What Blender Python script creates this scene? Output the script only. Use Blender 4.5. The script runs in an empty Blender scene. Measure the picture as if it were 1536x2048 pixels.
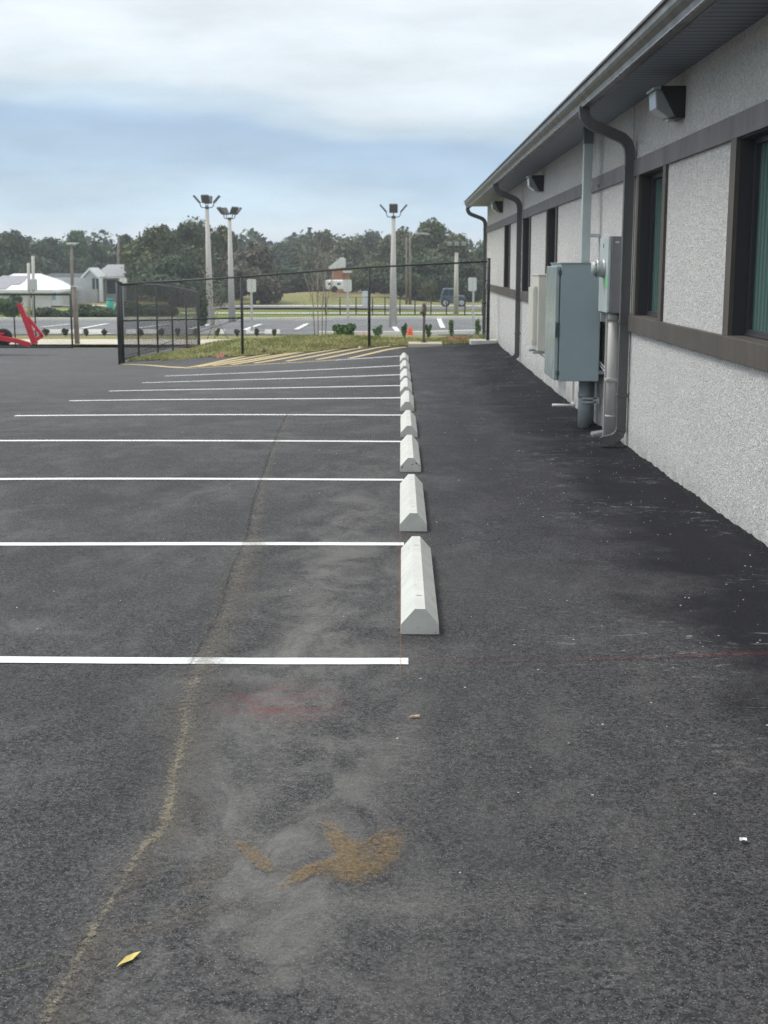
import bpy, math, random
from mathutils import Vector, Matrix
random.seed(7)
R = math.radians
SC = bpy.context.scene
COL = SC.collection

# ------------------------------------------------------------------ camera
F = 2650.0; PITCH = math.atan(494 / F); YAW = R(.744); EYE = 1.68
cam = bpy.data.cameras.new('camera'); cam.sensor_fit = 'VERTICAL'; cam.sensor_height = 24
cam.sensor_width = 18; cam.lens = 24 * F / 2048; cam.clip_start = .05; cam.clip_end = 3000
cam.dof.use_dof = True; cam.dof.focus_distance = 5.0; cam.dof.aperture_fstop = 5.6
co = bpy.data.objects.new('camera', cam); COL.objects.link(co)
co.location = (0, 0, EYE); co.rotation_euler = (R(90) - PITCH, 0, YAW); SC.camera = co

# ------------------------------------------------------------------ light and sky
SUN_EL, SUN_AZ = R(55), R(-62)      # azimuth from +Y towards +X
world = bpy.data.worlds.new('World'); SC.world = world; world.use_nodes = True
wt = world.node_tree; wt.nodes.clear(); wl = wt.links
def wn(t, **k):
    n = wt.nodes.new(t)
    for a, b in k.items(): setattr(n, a, b)
    return n
wo = wn('ShaderNodeOutputWorld'); bg = wn('ShaderNodeBackground')
sky = wn('ShaderNodeTexSky', sky_type='NISHITA', sun_disc=False, sun_elevation=SUN_EL, sun_rotation=SUN_AZ, air_density=1.0, dust_density=1.5)
geo = wn('ShaderNodeNewGeometry'); sep = wn('ShaderNodeSeparateXYZ')
tc = wn('ShaderNodeTexCoord')
wl.new(tc.outputs['Generated'], sep.inputs[0])
mp = wn('ShaderNodeMapping'); mp.inputs['Scale'].default_value = (2.2, 2.2, 9); wl.new(tc.outputs['Generated'], mp.inputs[0])
nz = wn('ShaderNodeTexNoise'); nz.inputs['Scale'].default_value = 1.5; nz.inputs['Detail'].default_value = 5; nz.inputs['Roughness'].default_value = .5
wl.new(mp.outputs[0], nz.inputs['Vector'])
nm = wn('ShaderNodeMath', operation='MULTIPLY_ADD'); nm.inputs[1].default_value = .11; nm.inputs[2].default_value = -.055
wl.new(nz.outputs['Fac'], nm.inputs[0])
ad = wn('ShaderNodeMath', operation='ADD'); wl.new(sep.outputs['Z'], ad.inputs[0]); wl.new(nm.outputs[0], ad.inputs[1])
ax = wn('ShaderNodeMath', operation='MULTIPLY_ADD'); ax.inputs[1].default_value = .05; wl.new(sep.outputs['X'], ax.inputs[0]); wl.new(ad.outputs[0], ax.inputs[2])
mr = wn('ShaderNodeMapRange'); mr.inputs['From Min'].default_value = 0; mr.inputs['From Max'].default_value = .25; wl.new(ax.outputs[0], mr.inputs[0])
cr = wn('ShaderNodeValToRGB'); cr.color_ramp.interpolation = 'EASE'
def lin(r, g, b):
    f = lambda c: ((c / 255 + .055) / 1.055) ** 2.4 if c > 10 else c / 255 / 12.92
    return (f(r), f(g), f(b), 1)
stops = [(0, (230, 236, 240)), (.05, (215, 227, 236)), (.13, (191, 213, 228)), (.24, (168, 193, 216)), (.34, (161, 186, 211)), (.44, (188, 206, 220)), (.54, (214, 224, 231)), (.68, (221, 229, 235)), (1, (234, 239, 242))]
el = cr.color_ramp.elements
el[0].position = 0; el[0].color = lin(*stops[0][1]); el[1].position = 1; el[1].color = lin(*stops[-1][1])
for p, c in stops[1:-1]:
    e = el.new(p); e.color = lin(*c)
wl.new(mr.outputs[0], cr.inputs[0])
# soft cloud mottling
n2 = wn('ShaderNodeTexNoise'); n2.inputs['Scale'].default_value = 4.0; n2.inputs['Detail'].default_value = 6; wl.new(mp.outputs[0], n2.inputs['Vector'])
m2 = wn('ShaderNodeMapRange'); m2.inputs['From Min'].default_value = .3; m2.inputs['From Max'].default_value = .7; m2.inputs['To Min'].default_value = .88; m2.inputs['To Max'].default_value = 1.09; wl.new(n2.outputs['Fac'], m2.inputs[0])
mu = wn('ShaderNodeVectorMath', operation='SCALE'); wl.new(cr.outputs[0], mu.inputs[0]); wl.new(m2.outputs[0], mu.inputs['Scale'])
# nishita sky shining through the thin parts of the overcast
ns = wn('ShaderNodeVectorMath', operation='SCALE'); wl.new(sky.outputs[0], ns.inputs[0]); ns.inputs['Scale'].default_value = .1
mx = wn('ShaderNodeMix', data_type='RGBA'); mx.inputs['Factor'].default_value = .08
zr_ = wn('ShaderNodeMapRange'); zr_.inputs['From Min'].default_value = .24; zr_.inputs['From Max'].default_value = .8; zr_.inputs['To Min'].default_value = 1.04; zr_.inputs['To Max'].default_value = 1.35; wl.new(sep.outputs['Z'], zr_.inputs[0])
mz = wn('ShaderNodeVectorMath', operation='SCALE'); wl.new(mu.outputs[0], mz.inputs[0]); wl.new(zr_.outputs[0], mz.inputs['Scale'])
wl.new(mz.outputs[0], mx.inputs['A']); wl.new(ns.outputs[0], mx.inputs['B'])
wl.new(mx.outputs['Result'], bg.inputs['Color']); bg.inputs['Strength'].default_value = 1.2
wl.new(bg.outputs[0], wo.inputs[0])
sl = bpy.data.lights.new('sun', 'SUN'); sl.energy = 2.2; sl.angle = R(22); sl.color = (1, .96, .9)
so = bpy.data.objects.new('sun', sl); COL.objects.link(so)
sd = Vector((math.sin(SUN_AZ) * math.cos(SUN_EL), math.cos(SUN_AZ) * math.cos(SUN_EL), math.sin(SUN_EL)))
so.rotation_euler = sd.to_track_quat('Z', 'Y').to_euler(); so.location = (0, 0, 30)
SC.view_settings.view_transform = 'Standard'; SC.view_settings.look = 'None'; SC.view_settings.exposure = 0.0; SC.view_settings.gamma = 1
SC.render.engine = 'CYCLES'; SC.cycles.use_denoising = True; SC.cycles.denoiser = 'OPENIMAGEDENOISE'; SC.cycles.denoising_input_passes = 'RGB_ALBEDO_NORMAL'; SC.cycles.denoising_prefilter = 'NONE'; SC.cycles.max_bounces = 6; SC.cycles.transparent_max_bounces = 16

# ------------------------------------------------------------------ terrain
def S(t):
    t = min(max(t, 0), 1); return t * t * (3 - 2 * t)
def lerp(a, b, t): return a + (b - a) * t
def interp(x, tb):
    if x <= tb[0][0]: return tb[0][1]
    for (a, b), (c, d) in zip(tb, tb[1:]):
        if x <= c: return b + (d - b) * (x - a) / (c - a)
    return tb[-1][1]
FAR = [(46, -1.06), (60, -1.08), (70, -1.1), (100, -1.45), (150, -2.35), (200, -3.4), (300, -5.2), (900, -16)]
def Z(x, y):
    c = .06 * S((y - 13) / 20)
    xc = min(max(x, -5.5), 3)
    g = -.012 * min(y, 60) + c * xc
    g += lerp(.15, .07, S((x + .6) / 1.2)) * S((y - 30.4) / 2.2) * S((x + 7.4) / 3.2)
    if y > 33:
        g = lerp(g, interp(y, FAR), S((y - 33) / 12.5))
    g += interp(x, [(-60, .9), (-13, .9), (-9, 1.25), (-3, 1.05), (3, .35), (60, .3)]) * S((y - 106) / 24)
    g += .012 * math.sin(x * .55 + y * .21) * S((y - 4) / 10) * (1 if y < 33 else 0)
    return g
EDGE = [(-60, 44.6), (-7.0, 44.6), (-6.95, 33.6), (-6.3, 33.2), (-5.2, 32.8), (-3.9, 32.2), (-2.5, 32.3), (-.8, 32.45), (.1, 32.8), (.2, 33.0), (2.6, 33.0), (20, 33)]
def yf(x): return interp(x, EDGE)
def mound(x, y):
    f = S((y - yf(x) + .1) / 2.8) * S((45.5 - y) / 8) * S((x + 7.2) / 2.5)
    n = .035 * math.sin(x * 1.7 + 1) * math.cos(y * 1.1) + .02 * math.sin(x * 4.1 + y * 2.7)
    return Z(x, y) + .012 + f * (lerp(.25, .09, S((x + 2.2) / 2.6)) + n * 1.4)
def ray(px, py):
    a = (px - 768) / F; b = -(py - 1024) / F
    cp, sp = math.cos(PITCH), math.sin(PITCH)
    dx, dy, dz = a, cp + b * sp, -sp + b * cp
    c, s = math.cos(YAW), math.sin(YAW)
    return dx * c - dy * s, dx * s + dy * c, dz
def at(px, py, Y):
    d = ray(px, py); t = Y / d[1]; return Vector((d[0] * t, Y, EYE + d[2] * t))
def gx(px, Y, py=600):
    return at(px, py, Y).x
def gr(px, py, hi=75):
    d = ray(px, py); y = 1.5
    step = .02
    while y < hi:
        t = y / d[1]
        if EYE + d[2] * t <= Z(d[0] * t, y): break
        y += step
    t = y / d[1]
    return d[0] * t, y

# ------------------------------------------------------------------ mesh helpers
SPLIT = {'control_joint', 'strap', 'hinge', 'insulator', 'rung', 'cross_tube', 'mounting_rail', 'sealant_bead', 'jack_leg', 'coupling', 'ring', 'clamp', 'tension_band', 'ground_clamp', 'dial', 'flange', 'strut', 'lens_frame'}
class MB:
    def __init__(s): s.v = []; s.f = []; s.sm = []
    def add(s, vs, fs, smooth=False):
        o = len(s.v); s.v += [tuple(v) for v in vs]; s.f += [tuple(i + o for i in f) for f in fs]; s.sm += [smooth] * len(fs)
        return s
    def box(s, a, b):
        x0, y0, z0 = a; x1, y1, z1 = b
        vs = [(x0, y0, z0), (x1, y0, z0), (x1, y1, z0), (x0, y1, z0), (x0, y0, z1), (x1, y0, z1), (x1, y1, z1), (x0, y1, z1)]
        return s.add(vs, [(3, 2, 1, 0), (4, 5, 6, 7), (0, 1, 5, 4), (1, 2, 6, 5), (2, 3, 7, 6), (3, 0, 4, 7)])
    def sweep(s, pts, prof, smooth=False, up=(0, 0, 1), scales=None, cap=True):
        """prof: list of (u,v); u along side, v along up'"""
        pts = [Vector(p) for p in pts]; n = len(prof); vs = []; fs = []
        for i, p in enumerate(pts):
            if i == 0: t = pts[1] - p
            elif i == len(pts) - 1: t = p - pts[i - 1]
            else: t = (pts[i + 1] - p).normalized() + (p - pts[i - 1]).normalized()
            t.normalize(); u = Vector(up)
            if abs(t.dot(u)) > .98: u = Vector((0, 1, 0)) if abs(t.y) < .9 else Vector((1, 0, 0))
            sd_ = t.cross(u).normalized(); w = sd_.cross(t).normalized()
            k = scales[i] if scales else 1
            for a, b in prof: vs.append(p + sd_ * a * k + w * b * k)
        for i in range(len(pts) - 1):
            for j in range(n):
                k = (j + 1) % n
                fs.append((i * n + j, i * n + k, (i + 1) * n + k, (i + 1) * n + j))
        if cap:
            fs.append(tuple(range(n))[::-1]); fs.append(tuple((len(pts) - 1) * n + j for j in range(n)))
        return s.add(vs, fs, smooth)
    def tube(s, pts, r, n=10, scales=None, smooth=True, up=(0, 0, 1)):
        return s.sweep(pts, [(r * math.cos(2 * math.pi * i / n), r * math.sin(2 * math.pi * i / n)) for i in range(n)], smooth, up, scales)
    def prism(s, poly, ax, a, b):
        """poly in the two other axes, extruded along axis ax from a to b"""
        n = len(poly); vs = []
        for t in (a, b):
            for p in poly:
                q = list(p); q.insert(ax, t); vs.append(q)
        fs = [tuple(range(n)), tuple(range(2 * n - 1, n - 1, -1))] + [(i, i + n, (i + 1) % n + n, (i + 1) % n) for i in range(n)]
        return s.add(vs, fs)
    def build(s, name, mat, parent=None, bevel=0, seg=2, fix=True):
        if name in SPLIT:
            par = list(range(len(s.v)))
            def find(i):
                while par[i] != i: par[i] = par[par[i]]; i = par[i]
                return i
            for f in s.f:
                for q_ in f[1:]: par[find(q_)] = find(f[0])
            gs = {}
            for f, sm_ in zip(s.f, s.sm): gs.setdefault(find(f[0]), []).append((f, sm_))
            if len(gs) > 1:
                res = []
                for fl in gs.values():
                    used = sorted({i for f, _ in fl for i in f}); mp_ = {a: k for k, a in enumerate(used)}; m2_ = MB()
                    m2_.v = [s.v[i] for i in used]; m2_.f = [tuple(mp_[i] for i in f) for f, _ in fl]; m2_.sm = [q_ for _, q_ in fl]
                    res.append(m2_._build(name, mat, parent, bevel, seg, fix))
                return res[0]
        return s._build(name, mat, parent, bevel, seg, fix)
    def _build(s, name, mat, parent=None, bevel=0, seg=2, fix=True):
        me = bpy.data.meshes.new(name); me.from_pydata(s.v, [], s.f); me.materials.append(mat)
        if any(s.sm): me.polygons.foreach_set('use_smooth', s.sm)
        if fix and len(s.f) < 20000:
            import bmesh
            bm = bmesh.new(); bm.from_mesh(me); bmesh.ops.recalc_face_normals(bm, faces=bm.faces[:]); bm.to_mesh(me); bm.free()
        me.update()
        o = bpy.data.objects.new(name, me); COL.objects.link(o)
        if parent:
            o.parent = parent
            if parent.type == 'EMPTY' or parent.parent or True:
                M = Matrix.Translation(worldloc(parent)); o.matrix_parent_inverse = M.inverted()
        if bevel:
            m = o.modifiers.new('Bevel', 'BEVEL'); m.width = bevel; m.segments = seg; m.limit_method = 'ANGLE'; m.angle_limit = R(35)
        return o
def worldloc(o):
    v = Vector(o.location)
    return v if o.type == 'EMPTY' else v
def tag(o, label=None, cat=None, group=None, kind=None):
    if label: o['label'] = label
    if cat: o['category'] = cat
    if group: o['group'] = group
    if kind: o['kind'] = kind
    return o
def thing(name, label, cat, loc=(0, 0, 0), group=None):
    o = bpy.data.objects.new(name, None); COL.objects.link(o); o.location = loc; o.empty_display_size = .2
    return tag(o, label, cat, group)
def copy_tree(o, delta, label):
    c = o.copy(); COL.objects.link(c); c.location = Vector(o.location) + Vector(delta)
    for ch in list(o.children):
        d = ch.copy(); COL.objects.link(d); d.parent = c; d.matrix_parent_inverse = ch.matrix_parent_inverse.copy()
        for g in list(ch.children):
            e = g.copy(); COL.objects.link(e); e.parent = d; e.matrix_parent_inverse = g.matrix_parent_inverse.copy()
    c['label'] = label
    return c

# ------------------------------------------------------------------ materials
def mat(name, color=(.5, .5, .5), rough=.6, metal=0, spec=.5):
    m = bpy.data.materials.new(name); m.use_nodes = True
    b = m.node_tree.nodes['Principled BSDF']
    b.inputs['Base Color'].default_value = (*color[:3], 1); b.inputs['Roughness'].default_value = rough; b.inputs['Metallic'].default_value = metal
    b.inputs['Specular IOR Level'].default_value = spec
    return m
class NT:
    def __init__(s, m): s.m = m; s.t = m.node_tree; s.b = s.t.nodes['Principled BSDF']; s.pos = s.n('ShaderNodeNewGeometry').outputs['Position']
    def n(s, t, **k):
        x = s.t.nodes.new(t)
        for a, b in k.items(): setattr(x, a, b)
        return x
    def l(s, a, b): s.t.links.new(a, b)
    def noise(s, scale, detail=3, rough=.5, vec=None, stretch=None, dist=0):
        x = s.n('ShaderNodeTexNoise'); x.inputs['Scale'].default_value = scale; x.inputs['Detail'].default_value = detail; x.inputs['Roughness'].default_value = rough
        x.inputs['Distortion'].default_value = dist
        v = vec or s.pos
        if stretch:
            mpn = s.n('ShaderNodeMapping'); mpn.inputs['Scale'].default_value = stretch; s.l(v, mpn.inputs[0]); v = mpn.outputs[0]
        s.l(v, x.inputs['Vector']); return x.outputs['Fac']
    def voro(s, scale, feature='F1', out='Distance', vec=None):
        x = s.n('ShaderNodeTexVoronoi', feature=feature); x.inputs['Scale'].default_value = scale; s.l(vec or s.pos, x.inputs['Vector']); return x.outputs[out]
    def rng(s, v, a, b, c=0, d=1):
        x = s.n('ShaderNodeMapRange'); s.l(v, x.inputs[0])
        for i, q in zip(('From Min', 'From Max', 'To Min', 'To Max'), (a, b, c, d)): x.inputs[i].default_value = q
        return x.outputs[0]
    def math(s, op, a, b=None, c=None):
        x = s.n('ShaderNodeMath', operation=op)
        for i, q in enumerate((a, b, c)):
            if q is None: continue
            if isinstance(q, (int, float)): x.inputs[i].default_value = q
            else: s.l(q, x.inputs[i])
        return x.outputs[0]
    def mix(s, f, a, b, mode='MIX'):
        x = s.n('ShaderNodeMix', data_type='RGBA', blend_type=mode)
        for nme, q in (('Factor', f), ('A', a), ('B', b)):
            i = x.inputs[nme] if nme == 'Factor' else [k for k in x.inputs if k.name == nme and k.type == 'RGBA'][0]
            if isinstance(q, (int, float)): i.default_value = q
            elif isinstance(q, tuple): i.default_value = (*q[:3], 1)
            else: s.l(q, i)
        return [k for k in x.outputs if k.type == 'RGBA'][0]
    def bump(s, h, strength=.3, dist=.01, normal=None):
        x = s.n('ShaderNodeBump'); x.inputs['Strength'].default_value = strength; x.inputs['Distance'].default_value = dist
        s.l(h, x.inputs['Height'])
        if normal: s.l(normal, x.inputs['Normal'])
        s.l(x.outputs[0], s.b.inputs['Normal']); return x.outputs[0]
    def col(s, c): s.l(c, s.b.inputs['Base Color'])
    def xyz(s):
        x = s.n('ShaderNodeSeparateXYZ'); s.l(s.pos, x.inputs[0]); return x.outputs

def noisy(name, c, rough=.6, amt=.15, scale=3, metal=0, spec=.5, bump=0, bscale=60, bd=.002):
    m = mat(name, c, rough, metal, spec); t = NT(m)
    f = t.noise(scale, 5, .6)
    lo = tuple(v * (1 - amt) for v in c[:3]); hi = tuple(min(1, v * (1 + amt)) for v in c[:3])
    t.col(t.mix(t.rng(f, .3, .7), lo, hi))
    t.l(t.rng(t.noise(scale * 2.3, 3), .3, .7, max(.05, rough - .08), min(1, rough + .08)), t.b.inputs['Roughness'])
    if bump: t.bump(t.noise(bscale, 3, .6), bump, bd)
    return m

# asphalt
def asphalt(name, base, light, patchy=True):
    m = mat(name, base, .85, spec=.16); t = NT(m)
    fine = t.noise(150, 3, .8); mid = t.noise(48, 3, .75)
    agg = t.math('MULTIPLY_ADD', fine, .55, t.math('MULTIPLY', mid, .45))
    c = t.mix(t.rng(agg, .42, .60), tuple(v * .18 for v in base), tuple(v * 2.1 for v in base))
    c = t.mix(t.math('MULTIPLY', t.rng(t.noise(22, 4, .75), .42, .62), .35), c, tuple(v * .45 for v in base))
    ag = t.voro(170, out='Color'); sg = t.n('ShaderNodeSeparateColor'); t.l(ag, sg.inputs[0])
    c = t.mix(t.math('MULTIPLY', t.rng(sg.outputs[0], .62, .95), .55), c, tuple(v * 2.3 for v in base))
    c = t.mix(t.math('MULTIPLY', t.rng(sg.outputs[1], .6, .9), .6), c, tuple(v * .15 for v in base))
    ag2 = t.voro(85, out='Color'); sg2 = t.n('ShaderNodeSeparateColor'); t.l(ag2, sg2.inputs[0])
    c = t.mix(t.math('MULTIPLY', t.rng(sg2.outputs[0], .7, .95), .4), c, tuple(v * 2.0 for v in base))
    c = t.mix(t.math('MULTIPLY', t.rng(sg2.outputs[1], .7, .95), .5), c, tuple(v * .2 for v in base))
    # exposed pale stones
    vc = t.voro(210); vs = t.voro(210, out='Color')
    sp = t.n('ShaderNodeSeparateColor'); t.l(vs, sp.inputs[0])
    stone = t.math('MULTIPLY', t.rng(vc, .4, .3), t.rng(sp.outputs[0], .90, .92))
    c = t.mix(t.math('MULTIPLY', stone, .8), c, (.36, .35, .33))
    vd = t.voro(120); vdc = t.voro(120, out='Color'); sp2 = t.n('ShaderNodeSeparateColor'); t.l(vdc, sp2.inputs[0])
    pit = t.math('MULTIPLY', t.rng(vd, .35, .25), t.rng(sp2.outputs[1], .9, .93))
    c = t.mix(t.math('MULTIPLY', pit, .75), c, (.012, .012, .013))
    if patchy:
        x, y, z = t.xyz()
        big = t.noise(.38, 5, .6, dist=.5); c = t.mix(t.math('MULTIPLY', t.rng(big, .5, .68), .38), c, (.03, .03, .033))
        med = t.noise(2.6, 5, .7, stretch=(1, .6, 1), dist=.4); c = t.mix(t.math('MULTIPLY', t.rng(med, .5, .66), .30), c, (.035, .035, .038))
        c = t.mix(t.math('MULTIPLY', t.rng(med, .47, .34), .22), c, (.16, .158, .155))
        # dusty pale drifts
        d1 = t.noise(.55, 6, .62, stretch=(1, .7, 1), dist=.6); d2 = t.noise(3.2, 5, .65, stretch=(1, .45, 1), dist=.8)
        dust = t.math('MULTIPLY', t.rng(d1, .46, .72), t.rng(d2, .35, .75))
        c = t.mix(t.math('MULTIPLY', dust, .5), c, (.22, .217, .21))
        # band of wear beside the mud seam
        bx = t.math('ABSOLUTE', t.math('ADD', x, .38))
        wear = t.math('MULTIPLY', t.rng(bx, .55, .08), t.rng(t.noise(2.3, 6, .68, stretch=(1.3, .7, 1), dist=.6), .44, .62))
        wear = t.math('MULTIPLY', wear, t.rng(y, 16, 6))
        c = t.mix(t.math('MULTIPLY', wear, .55), c, (.225, .217, .205))
        # old asphalt out in the aisle greyer, the fresh strip by the wall blacker
        nn = t.noise(.8, 4, .6)
        xr = t.math('MULTIPLY_ADD', nn, .7, x)
        fresh = t.math('MULTIPLY', t.rng(xr, .35, 1.0), t.rng(y, 5.5, 11))
        c = t.mix(t.math('MULTIPLY', fresh, .9), c, (.55, .54, .66), 'MULTIPLY')
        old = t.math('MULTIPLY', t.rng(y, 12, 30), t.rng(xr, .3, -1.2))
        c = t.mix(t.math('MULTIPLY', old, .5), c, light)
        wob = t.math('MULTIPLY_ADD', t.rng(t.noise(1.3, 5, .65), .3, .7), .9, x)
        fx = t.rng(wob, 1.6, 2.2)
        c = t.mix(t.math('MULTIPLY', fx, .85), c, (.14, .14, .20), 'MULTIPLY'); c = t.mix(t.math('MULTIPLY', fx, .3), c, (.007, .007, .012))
        # streaks left by the roller
        st = t.noise(2.2, 4, .7, stretch=(.5, 3.2, 1))
        c = t.mix(t.math('MULTIPLY', t.rng(st, .56, .74), t.math('MULTIPLY', t.rng(y, 8, 16), .3)), c, (.17, .165, .165))
        # white drops and scuffs of wall paint near the wall
        sv = t.voro(26, vec=None); svc = t.voro(26, out='Color'); s3 = t.n('ShaderNodeSeparateColor'); t.l(svc, s3.inputs[0])
        drop = t.math('MULTIPLY', t.rng(sv, .16, .1), t.math('GREATER_THAN', s3.outputs[2], .9))
        near = t.math('MULTIPLY', t.rng(x, .5, 2.1, .05, 1), t.rng(t.noise(1.1, 3, .6), .5, .62))
        c = t.mix(t.math('MULTIPLY', drop, near), c, (.6, .6, .6))
        sc = t.noise(12, 5, .78, stretch=(.6, 1.9, 1), dist=.9)
        c = t.mix(t.math('MULTIPLY', t.math('MULTIPLY', t.rng(sc, .58, .70), t.rng(x, .2, 1.6, .08, .9)), t.rng(t.noise(.9, 3), .46, .58)), c, (.42, .43, .43))
        # faint red marking dust
        px_ = t.math('MULTIPLY', t.math('ADD', x, .49), 3.4); py_ = t.math('MULTIPLY', t.math('ADD', y, -5.12), 3.2)
        rr = t.math('ADD', t.math('MULTIPLY', px_, px_), t.math('MULTIPLY', py_, py_))
        rm = t.math('MULTIPLY', t.rng(rr, 1, 0), t.rng(t.noise(9, 4, .7), .4, .65))
        c = t.mix(t.math('MULTIPLY', rm, .75), c, (.15, .045, .05))
    t.col(c)
    t.l(t.rng(agg, .3, .7, .72, .95), t.b.inputs['Roughness'])
    h = t.math('SUBTRACT', t.math('ADD', agg, t.math('MULTIPLY', stone, .3)), pit)
    t.bump(h, .7, .006)
    return m
M = {}
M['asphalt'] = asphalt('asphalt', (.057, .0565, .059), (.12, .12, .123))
M['asphalt_far'] = noisy('asphalt_far', (.14, .145, .15), .85, .2, .6)
M['concrete'] = noisy('concrete', (.60, .60, .565), .85, .14, 6, bump=.25, bscale=180, bd=.002)
def stopmat():
    m = mat('cast_concrete', (.56, .57, .54), .88); t = NT(m)
    oi = t.n('ShaderNodeObjectInfo')
    f = t.noise(9, 5, .65)
    c = t.mix(t.rng(f, .3, .7), (.52, .53, .495), (.64, .645, .61))
    c = t.mix(t.math('MULTIPLY', t.rng(t.noise(2.2, 3, .6), .5, .75), .4), c, (.40, .41, .39))
    v = t.voro(95); vc = t.voro(95, out='Color'); sp = t.n('ShaderNodeSeparateColor'); t.l(vc, sp.inputs[0])
    pit = t.math('MULTIPLY', t.rng(v, .25, .16), t.math('GREATER_THAN', sp.outputs[0], .955))
    c = t.mix(pit, c, (.13, .13, .12))
    big = t.voro(22); bc = t.voro(22, out='Color'); s2 = t.n('ShaderNodeSeparateColor'); t.l(bc, s2.inputs[0])
    c = t.mix(t.math('MULTIPLY', t.math('MULTIPLY', t.rng(big, .2, .12), t.math('GREATER_THAN', s2.outputs[0], .97)), .8), c, (.09, .09, .08))
    sf = t.noise(5, 5, .75, stretch=(3, .8, 3), dist=.5)
    c = t.mix(t.math('MULTIPLY', t.rng(sf, .58, .7), .35), c, (.24, .24, .23))
    c = t.mix(t.math('MULTIPLY', oi.outputs['Random'], .2), c, (.44, .45, .42))
    t.col(c); t.bump(t.math('SUBTRACT', t.noise(120, 3), pit), .35, .002); return m
M['stop'] = stopmat()
def paint(name, c, wear=.35):
    m = mat(name, c, .7); t = NT(m)
    w = t.rng(t.noise(110, 4, .78), .53, .66); w2 = t.rng(t.noise(2.2, 5, .65), .42, .7, .12, 1)
    f = t.math('MULTIPLY', w, t.math('MULTIPLY', w2, wear))
    cc = t.mix(t.rng(t.noise(2.0, 4), .3, .7), tuple(v * .9 for v in c), c)
    t.col(t.mix(f, cc, (.12, .12, .125))); t.bump(t.noise(260, 2), .3, .002); return m
M['white_paint'] = paint('white_paint', (.80, .82, .82), .9)
M['yellow_paint'] = paint('yellow_paint', (.58, .46, .23))
M['far_white'] = noisy('far_white', (.72, .73, .73), .8, .1, 2)
def stucco():
    m = mat('stucco', (.6, .6, .58), .92, spec=.25); t = NT(m)
    h1 = t.noise(30, 3, .62, dist=1.8); h2 = t.noise(140, 2, .6); h3 = t.noise(17, 3, .5)
    h = t.math('ADD', t.math('MULTIPLY', t.rng(h1, .34, .62), .75), t.math('MULTIPLY', h2, .35))
    c = t.mix(t.rng(h1, .36, .56), (.50, .50, .50), (.78, .77, .75))
    c = t.mix(t.math('MULTIPLY', t.rng(h3, .35, .7), .15), c, (.55, .55, .545))
    x, y, z = t.xyz()
    c = t.mix(t.math('MULTIPLY', t.rng(t.noise(1.2, 4, .6, stretch=(1, 1, .35)), .48, .75), .16), c, (.46, .46, .455))
    # splash dirt at the foot
    foot = t.math('MULTIPLY', t.rng(z, .12, -.18), t.rng(t.noise(4, 5, .7), .35, .65))
    c = t.mix(t.math('MULTIPLY', foot, .55), c, (.22, .21, .20))
    t.col(c); t.bump(h, .85, .016); return m
M['stucco'] = stucco()
def trim(name, c, top):
    m = mat(name, c, .6); t = NT(m)
    f = t.noise(2.2, 5, .62, stretch=(1, 1, .5)); g = t.noise(40, 3)
    cc = t.mix(t.rng(f, .38, .66), tuple(v * .86 for v in c), top)
    cc = t.mix(t.math('MULTIPLY', t.rng(t.noise(14, 3, .6, stretch=(1, 1, .15)), .5, .75), .3), cc, tuple(min(1, v * 1.5) for v in top))
    t.col(cc); t.bump(g, .3, .003); return m
M['trim_upper'] = trim('brown_trim_sky_sheen', (.105, .094, .10), (.155, .14, .148))  # same brown as the sill, sky reflection put into its colour: lighter, purpler
M['trim_lower'] = trim('brown_sill_trim', (.072, .060, .050), (.095, .081, .068))
M['gutter'] = noisy('bronze_aluminium', (.075, .075, .074), .38, .08, 2, spec=.5)
M['downspout'] = noisy('bronze_downspout', (.10, .10, .102), .42, .08, 3, spec=.5)
def soffit():
    m = mat('soffit_panel', (.16, .165, .175), .5); t = NT(m)
    x, y, z = t.xyz()
    w = t.math('FRACT', t.math('MULTIPLY', y, 1 / .14)); g = t.math('LESS_THAN', w, .2)
    t.col(t.mix(g, (.20, .225, .27), (.035, .042, .058))); return m
M['soffit'] = soffit()
M['roof'] = noisy('roof_shingle', (.16, .16, .16), .9, .3, 8)
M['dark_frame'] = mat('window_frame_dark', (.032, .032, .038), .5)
def glass():
    m = mat('tinted_glass', (.045, .12, .105), .06, spec=.6); t = NT(m)
    x, y, z = t.xyz()
    w = t.math('SINE', t.math('MULTIPLY', y, 72)); q = t.noise(10, 2, stretch=(1, 1.0, .05))
    t.col(t.mix(t.rng(t.math('ADD', w, t.math('MULTIPLY', q, 2)), -.4, 2.2), (.05, .10, .09), (.115, .20, .175))); return m
M['glass'] = glass()
M['cabinet'] = noisy('grey_enamel', (.32, .40, .425), .36, .05, 2.5, spec=.5)
M['cabinet_door'] = noisy('grey_enamel_door', (.33, .40, .40), .18, .05, 2.5, spec=.6)
M['cabinet_edge'] = mat('grey_enamel_edge', (.06, .09, .095), .5)
M['duct'] = noisy('galvanised_duct', (.42, .47, .47), .45, .1, 4, spec=.5)
M['meter_box'] = noisy('meter_box_grey', (.26, .26, .275), .4, .1, 5, metal=.1)
M['galv'] = noisy('galvanised', (.5, .53, .54), .38, .12, 8, metal=.4)
M['pvc'] = noisy('pvc_grey', (.42, .41, .395), .5, .06, 4)
M['pvc_dark'] = noisy('pvc_slate', (.29, .33, .345), .5, .08, 4)
M['pvc_white'] = mat('pvc_white', (.72, .72, .69), .45)
M['cream'] = noisy('cream_enamel', (.62, .61, .54), .4, .05, 3)
M['grille'] = mat('grille_dark', (.16, .16, .15), .6)
M['lamp_body'] = mat('lamp_body', (.018, .018, .02), .42)
M['lens'] = mat('lamp_lens', (.27, .29, .30), .12)
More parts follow.
